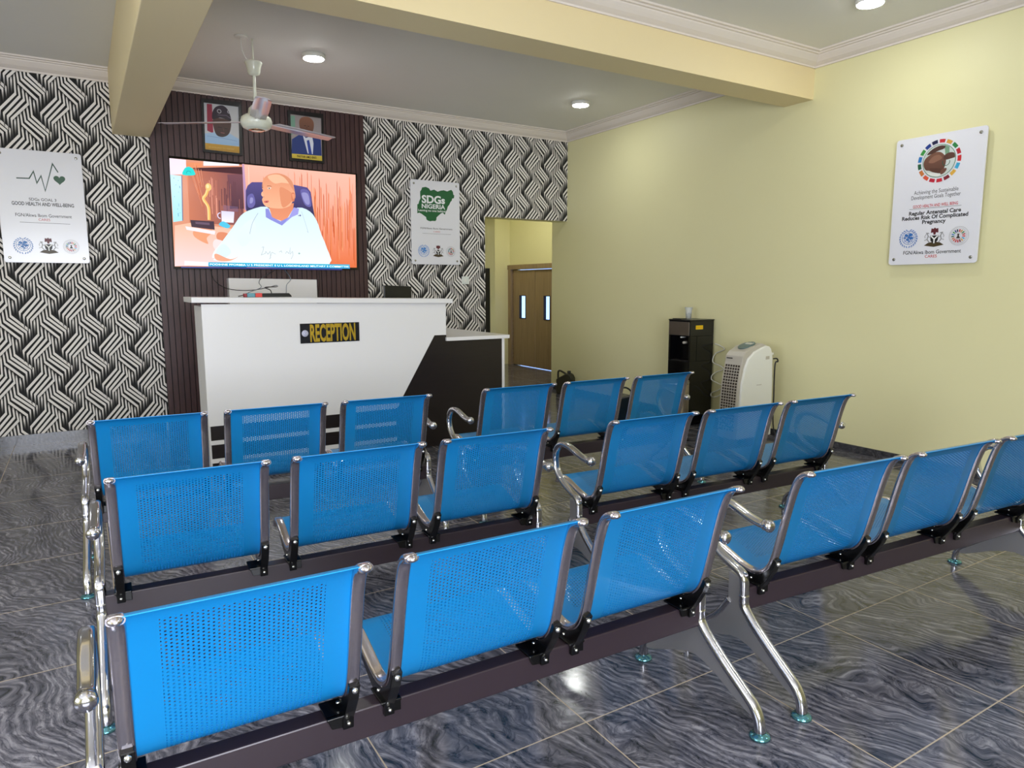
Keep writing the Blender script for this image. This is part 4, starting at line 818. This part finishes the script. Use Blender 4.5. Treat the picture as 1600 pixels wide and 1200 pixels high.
def emb_arms(A, cx, cz, r):
    k, br, g = (22, 20, 22), (84, 50, 34), (150, 150, 152)
    A.poly([(cx - r, cz - r * .82), (cx - r * .6, cz - r * .55), (cx, cz - r * .45), (cx + r * .6, cz - r * .55), (cx + r, cz - r * .82), (cx, cz - r)], (70, 56, 30))
    A.poly([(cx - .42 * r, cz + .18 * r), (cx + .42 * r, cz + .18 * r), (cx + .36 * r, cz - .35 * r), (cx, cz - .72 * r), (cx - .36 * r, cz - .35 * r)], k)
    A.line([(cx, cz - .62 * r), (cx, cz - .2 * r), (cx - .34 * r, cz + .14 * r)], .13 * r, (240, 240, 240)); A.line([(cx, cz - .2 * r), (cx + .34 * r, cz + .14 * r)], .13 * r, (240, 240, 240))
    A.poly([(cx - .34 * r, cz + .92 * r), (cx - .12 * r, cz + .86 * r), (cx, cz + 1.0 * r), (cx + .12 * r, cz + .86 * r), (cx + .34 * r, cz + .92 * r), (cx + .38 * r, cz + .45 * r), (cx + .14 * r, cz + .5 * r), (cx + .1 * r, cz + .26 * r), (cx - .1 * r, cz + .26 * r), (cx - .14 * r, cz + .5 * r), (cx - .38 * r, cz + .45 * r)], (96, 28, 40))
    for sg in (-1, 1):
        A.line([(cx + sg * .45 * r, cz - .55 * r), (cx + sg * .72 * r, cz - .2 * r), (cx + sg * .62 * r, cz + .15 * r), (cx + sg * .78 * r, cz + .45 * r), (cx + sg * .55 * r, cz + .42 * r)], .10 * r, g)
        A.line([(cx + sg * .62 * r, cz + .1 * r), (cx + sg * .42 * r, cz + .0 * r)], .07 * r, g); A.line([(cx + sg * .72 * r, cz - .2 * r), (cx + sg * 1.0 * r, cz - .3 * r)], .06 * r, g); A.line([(cx + sg * .78 * r, cz + .45 * r), (cx + sg * .98 * r, cz + .1 * r), (cx + sg * .9 * r, cz - .05 * r)], .05 * r, g)
WH = [(200, 40, 55), (214, 160, 70), (40, 130, 70), (190, 35, 50), (215, 45, 50), (60, 170, 215), (225, 175, 70), (130, 30, 50), (205, 40, 60), (190, 30, 60), (225, 90, 60), (205, 120, 60), (20, 90, 60), (40, 120, 190), (60, 150, 70), (30, 60, 140), (25, 30, 70)]
def ring(A, cx, cz, r0, r1, gap=4.5, start=90, cols=WH):
    n = len(cols)
    for k in range(n):
        a0 = start - k * 360 / n + gap / 2 - 360 / n; a1 = start - k * 360 / n - gap / 2
        pts = [(cx + r1 * math.cos(math.radians(a0 + (a1 - a0) * t / 4)), cz + r1 * math.sin(math.radians(a0 + (a1 - a0) * t / 4))) for t in range(5)] + [(cx + r0 * math.cos(math.radians(a1 + (a0 - a1) * t / 4)), cz + r0 * math.sin(math.radians(a1 + (a0 - a1) * t / 4))) for t in range(5)]
        A.poly(pts, cols[k])
def emb_wheel(A, cx, cz, r):
    A.arc(cx, cz, r, 0, 360, r * .025, (150, 150, 150), 32)
    for k in range(36):
        a = math.radians(10 * k); A.line([(cx + r * .88 * math.cos(a), cz + r * .88 * math.sin(a)), (cx + r * .94 * math.cos(a), cz + r * .94 * math.sin(a))], r * .04, (160, 160, 165))
    A.arc(cx, cz, r * .82, 0, 360, r * .02, (170, 170, 170), 32)
    ring(A, cx, cz, r * .40, r * .70, 10); emb_s = r * .22
    A.poly([(cx - emb_s, cz - emb_s * 1.2), (cx + emb_s, cz - emb_s * 1.2), (cx + emb_s * .3, cz), (cx + emb_s * .5, cz + emb_s), (cx - emb_s * .5, cz + emb_s), (cx - emb_s * .3, cz)], (60, 50, 46))
def place_text(r, nm, txt, q, caph, m, bold=0.0, y=-0.0105):
    x0, x1 = q[0][0], q[1][0]; zt, zb = q[2][1], q[3][1]; zm = (zt + zb) / 2
    return text(nm, r, txt, x0, x1, zm - caph / 2, caph, y, m, bold)
BK, RD, GR = ink((44, 42, 50)), ink((196, 50, 60)), (24, 66, 52)
# left sign
S = D['LS']; sg = sign_base((-0.215, 7.177, 1.543), 0, (-0.298, 0.308, -0.003, 0.914), 'white sign with a green heartbeat line and heart, on the left wallpaper')
A = Art(-0.0102); A.line(S['ecg'], 0.009, GR); hc = S['heart'][0]
hp = [(hc[0] + 0.042 * (16 * math.sin(t) ** 3) / 16, hc[1] + 0.042 * (13 * math.cos(t) - 5 * math.cos(2 * t) - 2 * math.cos(3 * t) - math.cos(4 * t)) / 16) for t in [2 * PI * k / 40 for k in range(40)]]
A.poly(hp, (22, 78, 50)); A.line(S['ln'], 0.003, (90, 90, 100)); A.build('heartbeat_graphic', sg)
place_text(sg, 'lettering', 'SDGs GOAL 3', S['t1'], 0.022, BK, 0.012); place_text(sg, 'lettering', 'GOOD HEALTH AND WELL-BEING', S['t2'], 0.028, BK, 0.025)
place_text(sg, 'lettering', 'FGN/Akwa Ibom Government', S['t3'], 0.026, BK, 0.008); place_text(sg, 'lettering', 'CARES', S['t4'], 0.020, RD)
A = Art(-0.0102); emb_un(A, *S['lg'][0], 0.068); A.build('globe_emblem', sg); A = Art(-0.0102); emb_arms(A, *S['lg'][1], 0.068); A.build('coat_of_arms', sg); A = Art(-0.0102); emb_wheel(A, *S['lg'][2], 0.058); A.build('wheel_emblem', sg)
# middle sign
S = D['MS']; sg = sign_base((3.43, 7.177, 1.585), 0, (-0.313, 0.280, -0.007, 0.897), 'white sign with a green country map reading SDGs NIGERIA, right of the television')
A = Art(-0.0102); A.poly(S['map'], (24, 96, 52)); A.line(S['ln'], 0.0025, (110, 110, 118)); A.build('map_graphic', sg)
WHT = ink((240, 242, 245))
text('lettering', sg, 'SDG', S['t1'][0][0], S['t1'][1][0], S['t1'][3][1] + .004, 0.078, -0.0108, WHT, 0.035); text('lettering', sg, 's', S['t1s'][0][0], S['t1s'][1][0], S['t1s'][3][1] + .004, 0.074, -0.0108, WHT, 0.035)
text('lettering', sg, 'NIGERIA', S['t2'][0][0], S['t2'][1][0], S['t2'][3][1] + .007, 0.045, -0.0108, WHT, 0.025); text('lettering', sg, 'Leaving no one behind', S['t3'][0][0], S['t3'][1][0], S['t3'][3][1] + .006, 0.022, -0.0108, WHT, 0.015)
place_text(sg, 'lettering', 'FGN/Akwa Ibom Government', S['t4'], 0.018, BK, 0.004); place_text(sg, 'lettering', 'CARES', S['t5'], 0.013, RD)
A = Art(-0.0102); emb_un(A, *S['lg'][0], 0.067, (70, 140, 215)); A.build('globe_emblem', sg); A = Art(-0.0102); emb_arms(A, *S['lg'][1], 0.066); A.build('coat_of_arms', sg); A = Art(-0.0102); emb_wheel(A, *S['lg'][2], 0.056); A.build('wheel_emblem', sg)
# right sign
S = D['RS']; sg = sign_base((5.200, 2.765, 1.485), -PI / 2, (-0.285, 0.325, 0.0, 0.898), 'white sign about antenatal care with a colour wheel, on the yellow right wall')
A = Art(-0.0102); cx, cz = S['ring'][0]; R1 = 0.146; ring(A, cx, cz, R1 - 0.024, R1, 5, 95)
A.disc(cx, cz, 0.112, (24, 120, 70), 40); A.disc(cx, cz, 0.1085, (206, 214, 212), 40)
def cclip(pts, rr=0.1075):
    out = []
    for p in pts:
        d = math.hypot(p[0], p[1]); k = min(1, rr / d) if d else 1; out.append((cx + p[0] * k, cz + p[1] * k))
    return out
A.poly(cclip([(-.10, -.09), (-.04, -.075), (.03, -.095), (.0, -.12), (-.08, -.12)]), (226, 228, 224)); A.poly(cclip([(.035, .12), (.075, .10), (.07, -.02), (.045, .0)]), (120, 160, 130)); A.poly(cclip([(.055, .03), (.11, .0), (.11, -.08), (.03, -.06)]), (214, 224, 222))
bl = blob([(-.088, -.05), (-.105, -.01), (-.092, .028), (-.05, .055), (-.005, .062), (.030, .040), (.048, .0), (.042, -.045), (.022, -.085), (-.03, -.075), (-.06, -.06)], 4)
A.poly(cclip(bl), (124, 84, 68), (88, 56, 46)); A.poly(cclip(blob([(-.07, .0), (-.04, .035), (.0, .04), (.02, .015), (-.01, .0), (-.04, -.01)])), (142, 100, 82)); A.poly(cclip(blob([(-.06, -.045), (-.01, -.05), (.025, -.06), (.02, -.08), (-.03, -.072)])), (84, 52, 44))
A.poly(cclip(blob([(-.085, .052), (-.05, .085), (.0, .102), (.035, .095), (.03, .078), (-.01, .068), (-.045, .055)])), (78, 50, 44))
A.poly(cclip(blob([(.110, .012), (.098, .040), (.065, .046), (.038, .034), (.030, .018), (.034, .004), (.052, .0), (.08, .004)])), (92, 60, 52)); A.line([(cx + .034, cz + .022), (cx + .060, cz + .028)], .003, (60, 36, 32)); A.line([(cx + .036, cz + .012), (cx + .062, cz + .016)], .003, (60, 36, 32))
A.poly(cclip(blob([(.018, -.068), (.045, -.055), (.058, -.062), (.045, -.085), (.02, -.095)])), (112, 74, 62))
A.arc(cx + .05, cz - .015, .024, 150, 380, .004, (20, 90, 70)); A.line(S['ln'], 0.0025, (90, 90, 96)); A.build('round_graphic', sg)
place_text(sg, 'lettering', 'Achieving the Sustainable', S['t1'], 0.027, BK); place_text(sg, 'lettering', 'Development Goals Together', S['t2'], 0.027, BK); place_text(sg, 'lettering', 'GOOD HEALTH AND WELL BEING', S['t3'], 0.020, RD, 0.02)
place_text(sg, 'lettering', 'Regular Antenatal Care', S['t4'], 0.026, ink((16, 15, 20)), 0.03); place_text(sg, 'lettering', 'Reduces Risk Of Complicated', S['t5'], 0.026, ink((16, 15, 20)), 0.03); place_text(sg, 'lettering', 'Pregnancy', S['t6'], 0.026, ink((16, 15, 20)), 0.03)
place_text(sg, 'lettering', 'FGN/Akwa Ibom Government', S['t7'], 0.025, ink((16, 15, 20)), 0.012); place_text(sg, 'lettering', 'CARES', S['t8'], 0.020, RD, 0.01)
A = Art(-0.0102); emb_un(A, *S['lg'][0], 0.066, (50, 110, 185)); A.build('globe_emblem', sg); A = Art(-0.0102); emb_arms(A, *S['lg'][1], 0.068); A.build('coat_of_arms', sg); A = Art(-0.0102); emb_wheel(A, *S['lg'][2], 0.064); A.build('wheel_emblem', sg)

# light switch
ls = tag(empty('light_switch', (3.788, YB - 0.002, 1.406)), 'white light switch on the wallpaper right of the middle sign', 'switch')
mb = MB(); mb.box(-0.046, 0.046, -0.012, 0, -0.044, 0.044); mb.build('plate', M['switch'], ls, 0.004); mb = MB(); mb.box(-0.012, 0.012, -0.017, -0.012, -0.02, 0.02); mb.build('rocker', M['white_plastic'], ls, 0.002)

# ------------------------------------------------ ceiling fan and lights
FX, FY = 1.243, 5.75
fan = tag(empty('ceiling_fan', (FX, FY, ZC)), 'white three-blade ceiling fan hanging from a rod in front of the television', 'fan')
mb = MB(); mb.lathe([(0.006, 0.0), (0.006, -0.20)], (0, 0, 0), 10); mb.lathe([(0.0115, -0.16), (0.0115, -0.50)], (0, 0, 0), 14); mb.build('down_rod', M['fan_white'], fan)
mb = MB(); mb.lathe([(0.002, -0.165), (0.062, -0.165), (0.066, -0.172), (0.058, -0.185), (0.050, -0.215), (0.044, -0.250), (0.030, -0.262), (0.012, -0.265)], (0, 0, 0), 28); mb.build('canopy', M['fan_white'], fan)
mb = MB(); mb.lathe([(0.012, -0.475), (0.030, -0.480), (0.052, -0.505), (0.060, -0.545), (0.085, -0.553), (0.108, -0.570), (0.116, -0.595), (0.114, -0.620), (0.098, -0.645), (0.080, -0.655), (0.062, -0.660), (0.002, -0.660)], (0, 0, 0), 40); mot = mb.build('motor_housing', M['fan_white'], fan)
mb = MB(); mb.lathe([(0.060, -0.660), (0.056, -0.664), (0.035, -0.670), (0.002, -0.672)], (0, 0, 0), 28); mb.build('bottom_cap', M['brass'], mot)
for adeg in (-98, 24, 146):
    mb = MB(); st = []
    for (r_, w_, tw) in ((0.095, 0.03, 0.0), (0.14, 0.045, -8), (0.17, 0.115, -11), (0.40, 0.122, -9), (0.66, 0.112, -8), (0.735, 0.104, -8), (0.745, 0.092, -8)):
        t_ = math.radians(tw); st.append([(r_, -w_ / 2 * math.cos(t_), -w_ / 2 * math.sin(t_)), (r_, 0, 0.006), (r_, w_ / 2 * math.cos(t_), w_ / 2 * math.sin(t_))])
    for z_ in (0, -0.003):
        for row in st: mb.v += [(p[0], p[1], p[2] + z_) for p in row]
    n = len(st)
    for z_ in (0, 1):
        for i in range(n - 1):
            for k in (0, 1):
                o_ = z_ * 3 * n + 3 * i + k; mb.face((o_, o_ + 1, o_ + 4, o_ + 3), 0, None, True)
    for i in range(n - 1):
        for k in (0, 2): o_ = 3 * i + k; mb.face((o_, o_ + 3, 3 * n + o_ + 3, 3 * n + o_))
    mb.face((0, 1, 3 * n + 1, 3 * n)); mb.face((1, 2, 3 * n + 2, 3 * n + 1)); e = 3 * (n - 1); mb.face((e, e + 1, 3 * n + e + 1, 3 * n + e)); mb.face((e + 1, e + 2, 3 * n + e + 2, 3 * n + e + 1))
    b_ = mb.build('blade', M['fan_blade'], fan); b_.location = (0, 0, -0.60); b_.rotation_euler = (0, 0, math.radians(adeg))
wire = MB(); wire.tube(smooth_path([(-0.085, -0.02, -0.006), (-0.083, -0.02, -0.09), (-0.06, -0.01, -0.14), (-0.03, 0, -0.17)], 6), 0.003, 6); wire.build('supply_wire', M['white_plastic'], fan)
rose = MB(); rose.lathe([(0.047, 0), (0.047, -0.008), (0.042, -0.011), (0.001, -0.011)], (FX - 0.085, FY - 0.02, ZC), 26); tag(rose.build('ceiling_plate', M['ceiling']), 'small round blank plate on the ceiling beside the fan hook', 'ceiling plate')

LAMPS = [(1.738, 5.87, 'round lit downlight on the ceiling beside the fan, above the television'), (4.46, 5.93, 'round lit downlight near the right rear corner of the ceiling'), (4.52, 2.90, 'round lit downlight at the top right edge, in front of the cross beam'),
         (1.70, 2.30, 'round lit downlight on the ceiling above the left benches'), (1.70, 0.2, 'round lit downlight on the ceiling behind the viewer, left of centre'), (4.52, 0.2, 'round lit downlight on the ceiling behind the viewer, right of centre'), (-1.4, 5.6, 'round lit downlight in the left bay close to the back wall'), (-1.4, 2.2, 'round lit downlight in the left bay beside the viewer')]
L0 = None
for i, (x, y, lb) in enumerate(LAMPS):
    if i == 0:
        L0 = empty('ceiling_light', (x, y, ZC)); mb = MB(); mb.lathe([(0.092, 0), (0.092, -0.026), (0.086, -0.032), (0.080, -0.033), (0.080, -0.020), (0.001, -0.020)], (0, 0, 0), 32); mb.build('rim', M['white_plastic'], L0)
        mb = MB(); mb.lathe([(0.079, -0.022), (0.078, -0.036), (0.060, -0.041), (0.001, -0.043)], (0, 0, 0), 32); mb.build('diffuser', M['lamp'], L0); index_kids(); o = L0
    else: o = copy_tree(L0); o.location = (x, y, ZC)
    tag(o, lb, 'ceiling light', 'round ceiling downlights')

# ------------------------------------------------ water dispenser
wd = tag(empty('water_dispenser', (4.885, 4.74, 0.0)), 'tall black water dispenser with steel front panel against the yellow wall', 'water dispenser')
mb = MB(); mb.box(0.0, 0.315, 0.0, 0.285, 0.02, 0.62); mb.box(0.0, 0.315, 0.0, 0.285, 0.86, 1.005); mb.box(0.09, 0.315, 0.0, 0.285, 0.62, 0.86); mb.box(0, 0.09, 0, 0.022, 0.62, 0.86); mb.box(0, 0.09, 0.263, 0.285, 0.62, 0.86); mb.build('body', M['black_gloss'], wd, 0.004)
mb = MB(); mb.box(-0.008, 0.005, 0.012, 0.278, 0.865, 0.995); mb.build('front_panel', M['steel'], wd, 0.003)
mb = MB(); mb.box(-0.004, 0.318, -0.003, 0.288, 1.005, 1.016); mb.box(0.02, 0.10, 0.15, 0.26, 1.016, 1.024); mb.build('lid', M['black_plastic'], wd, 0.003)
mb = MB(); mb.box(0.01, 0.075, 0.03, 0.255, 0.615, 0.628); mb.build('drip_tray', M['black_plastic'], wd, 0.002)
for (yy, zz, rr_, mm) in ((0.145, 0.845, 0.007, 'white_plastic'), (0.112, 0.795, 0.013, 'grey_plastic')):
    mb = MB(); mb.lathe([(rr_, 0.09), (rr_, 0.03), (rr_ * .7, 0.022), (0.001, 0.022)], (0, yy, zz), 16, axis='x'); mb.build('tap', M[mm], wd)
mb = MB(); mb.box(0.07, 0.165, -0.0015, 0.0, 0.925, 0.962); mb.build('energy_sticker', M['yellow_sticker'], wd); mb = MB(); mb.box(0.075, 0.16, -0.0022, -0.0015, 0.931, 0.956); mb.build('sticker_print', mat('sticker_orange', (225, 175, 10), 0.5), wd)
for s_ in ((0.03, 0.03), (0.285, 0.03), (0.03, 0.255), (0.285, 0.255)):
    mb = MB(); mb.lathe([(0.015, 0.02), (0.015, 0.0)], (s_[0], s_[1], 0), 12); mb.build('foot', M['black_plastic'], wd)
cup = MB(); cup.lathe([(0.026, 0), (0.030, 0.08), (0.0385, 0.108), (0.039, 0.112), (0.0365, 0.112), (0.029, 0.08), (0.024, 0.004)], (0, 0, 0), 24)
for z_ in (0.03, 0.045, 0.06): cup.lathe([(0.0285, z_), (0.0300, z_ + .002), (0.0285, z_ + .004)], (0, 0, 0), 24)
cu = cup.build('plastic_cup', M['cup']); cu.location = (5.055, 4.935, 1.0165); tag(cu, 'clear plastic cup stack standing on top of the black water dispenser', 'cup')
# coiled white cord beside the dispenser
cable('coiled_cord', [(5.205, 4.725, 0.78), (5.21, 4.66, 0.765), (5.2, 4.60, 0.735), (5.2, 4.700, 0.69), (5.19, 4.725, 0.65), (5.185, 4.720, 0.60), (5.19, 4.64, 0.575), (5.2, 4.60, 0.545), (5.2, 4.68, 0.51), (5.185, 4.725, 0.475), (5.18, 4.725, 0.43), (5.19, 4.66, 0.405), (5.2, 4.60, 0.375), (5.19, 4.66, 0.33), (5.185, 4.725, 0.30), (5.185, 4.725, 0.265), (5.19, 4.66, 0.27), (5.2, 4.58, 0.32), (5.205, 4.5, 0.33), (5.205, 4.45, 0.2), (5.205, 4.42, 0.01)], 0.005, M['white_plastic'], 'curly white cord hanging beside the right edge of the water dispenser')

# ------------------------------------------------ air cooler
ac = tag(empty('air_cooler', (4.62, 3.90, 0.0)), 'white and grey portable air cooler with slatted front right of the dispenser', 'air cooler')
side = [(-0.005, 0.05), (0.008, 0.337), (0.018, 0.516), (0.050, 0.648), (0.087, 0.730), (0.163, 0.785), (0.250, 0.816), (0.308, 0.830), (0.345, 0.825), (0.370, 0.800), (0.391, 0.737), (0.405, 0.50), (0.412, 0.05)]
mb = MB(); mb.prism(side, 0.0, 0.03, 'y'); mb.build('side_shell', M['white_plastic'], ac, 0.008)
mb = MB(); mb.prism(side, 0.190, 0.220, 'y'); mb.build('side_shell', M['white_plastic'], ac, 0.008)
core = [(-0.030, 0.05), (-0.018, 0.337), (-0.006, 0.516), (0.018, 0.648), (0.030, 0.70), (0.036, 0.752), (0.070, 0.785), (0.16, 0.826), (0.27, 0.850), (0.32, 0.838), (0.365, 0.80), (0.38, 0.76), (0.395, 0.05)]
mb = MB(); mb.prism(core, 0.018, 0.202, 'y'); mb.build('core_body', M['grey_plastic'], ac, 0.006)
mb = MB()
def cx_at(z):
    for (a, b) in zip(core[:-1], core[1:]):
        if a[1] <= z <= b[1]: return a[0] + (b[0] - a[0]) * (z - a[1]) / (b[1] - a[1])
    return 0
z_ = 0.12
while z_ < 0.68:
    x_ = cx_at(z_)
    for k in range(6):
        y_ = 0.034 + k * 0.0265; mb.add([(x_ - .0015, y_, z_), (x_ - .0015, y_ + .019, z_), (cx_at(z_ + .017) - .0015, y_ + .019, z_ + .017), (cx_at(z_ + .017) - .0015, y_, z_ + .017), (x_ + .004, y_, z_), (x_ + .004, y_ + .019, z_), (x_ + .004, y_ + .019, z_ + .017), (x_ + .004, y_, z_ + .017)], [(0, 1, 2, 3), (7, 6, 5, 4), (0, 4, 5, 1), (1, 5, 6, 2), (2, 6, 7, 3), (3, 7, 4, 0)])
    z_ += 0.0245
mb.build('louvre_openings', mat('louvre_dark', (52, 42, 34), 0.6), ac)
mb = MB(); o_ = []
for k in range(24):
    a = 2 * PI * k / 24; o_.append((0.085 * math.cos(a), 0.110 + 0.062 * math.sin(a)))
mb.prism(o_, 0.0, 0.006, 'z'); cp = mb.build('control_panel', mat('panel_teal', (86, 112, 116), 0.3), ac); cp.rotation_euler = (0, -math.radians(16.5), 0); cp.location = (0.185, 0, 0.830)
mb = MB(); mb.box(0.015, 0.055, 0.075, 0.145, 0.006, 0.008); q = mb.build('display_window', mat('display_silver', (220, 225, 230), 0.1, 0.5), cp)
mb = MB(); mb.box(0.300, 0.345, -0.003, 0.0, 0.715, 0.742); mb.build('rating_label', M['grey_plastic'], ac)
mb = MB(); mb.box(0.385, 0.43, 0.02, 0.19, 0.745, 0.765); mb.build('handle', M['white_plastic'], ac, 0.005)
mb = MB(); mb.box(0.0255, 0.0285, 0.120, 0.180, 0.726, 0.734); mb.build('marking', M['black_plastic'], ac); mb = MB(); mb.box(0.20, 0.26, -0.0015, 0, 0.50, 0.505); mb.build('embossed_mark', M['grey_plastic'], ac)
for s_ in ((0.05, 0.03), (0.34, 0.03), (0.05, 0.225), (0.34, 0.225)):
    mb = MB(); mb.lathe([(0.022, -0.010), (0.024, -0.006), (0.024, 0.006), (0.022, 0.010)], (s_[0], s_[1], 0.024), 14, axis='y'); mb.box(s_[0] - .01, s_[0] + .01, s_[1] - .014, s_[1] + .014, 0.03, 0.052); mb.build('castor', M['black_plastic'], ac)
mb = MB(); mb.tube(smooth_path([(0.40, 0.0, 0.715), (0.432, -0.01, 0.715), (0.44, -0.015, 0.69), (0.425, 0.0, 0.66), (0.428, 0.0, 0.4), (0.43, -0.01, 0.12), (0.45, -0.06, 0.02), (0.50, -0.15, 0.007), (0.56, -0.3, 0.007)], 8), 0.006, 6); mb.build('power_cord', M['black_plastic'], ac)

# steel pedal bin, jerrycan, handbag
bn = tag(empty('pedal_bin', (4.385, 4.425, 0.0)), 'stainless steel pedal bin standing in front of the black water dispenser', 'bin')
mb = MB(); mb.lathe([(0.125, 0.0), (0.128, 0.01), (0.128, 0.49), (0.001, 0.49)], (0, 0, 0), 40); mb.build('bin_body', M['steel'], bn)
mb = MB(); mb.lathe([(0.129, 0.4905), (0.130, 0.493), (0.130, 0.502), (0.129, 0.505)], (0, 0, 0), 40); mb.build('rim_band', M['chrome'], bn)
mb = MB(); mb.lathe([(0.128, 0.5055), (0.127, 0.515), (0.10, 0.526), (0.06, 0.531), (0.001, 0.533)], (0, 0, 0), 40); mb.build('lid', M['steel'], bn)
mb = MB(); mb.box(-0.03, 0.03, -0.175, -0.12, 0.006, 0.016); mb.build('pedal', M['black_plastic'], bn, 0.003)

jc = tag(empty('jerrycan', (5.10, 7.03, 0.0), math.radians(-58)), 'dark olive plastic jerrycan on the floor at the end of the yellow wall', 'jerrycan')
mb = MB(); mb.prism([(-0.105, 0.0), (0.105, 0.0), (0.108, 0.03), (0.108, 0.20), (0.085, 0.245), (0.055, 0.262), (0.02, 0.262), (-0.01, 0.24), (-0.075, 0.205), (-0.108, 0.185), (-0.108, 0.03)], -0.06, 0.06, 'y'); mb.build('can_body', M['jerry'], jc, 0.014, 3)
mb = MB(); mb.tube(smooth_path([(0.015, 0, 0.245), (-0.03, 0, 0.268), (-0.075, 0, 0.287), (-0.097, 0, 0.278), (-0.102, 0, 0.24), (-0.100, 0, 0.17)], 5), 0.012, 10); mb.build('handle', M['jerry'], jc)
mb = MB(); mb.lathe([(0.020, 0.255), (0.022, 0.262), (0.022, 0.288), (0.019, 0.291), (0.001, 0.291)], (0.045, 0, 0), 20); mb.build('cap', mat('cap_navy', (20, 22, 34), 0.4), jc)

bg = tag(empty('handbag', (3.13, 3.60, 0.0), math.radians(-4)), 'black handbag with metal rings on the rightmost seat near the dispenser', 'handbag')
mb = MB(); mb.prism([(-0.17, 0.412), (0.13, 0.412), (0.14, 0.44), (0.10, 0.57), (0.06, 0.59), (-0.05, 0.575), (-0.13, 0.53), (-0.18, 0.44)], 0.02, 0.14, 'y'); mb.build('bag_body', M['bag'], bg, 0.018, 3)
mb = MB(); mb.tube(smooth_path([(-0.08, 0.03, 0.54), (-0.05, 0.03, 0.62), (0.0, 0.03, 0.645), (0.05, 0.03, 0.62), (0.07, 0.03, 0.575)], 5), 0.006, 8); mb.build('strap', M['bag'], bg)
mb = MB(); mb.sphere((-0.10, 0.018, 0.545), 0.009); mb.sphere((-0.07, 0.018, 0.56), 0.009); mb.build('metal_ring', M['chrome'], bg)

# dark leaf edge visible left in the corridor
mb = MB(); mb.box(4.80, 4.86, 8.50, 8.545, 0.0, 1.585); o = mb.build('leaning_board', mat('board_black', (16, 15, 18), 0.5), None, 0.002); tag(o, 'narrow black board standing against the corridor wall seen through the opening', 'board')
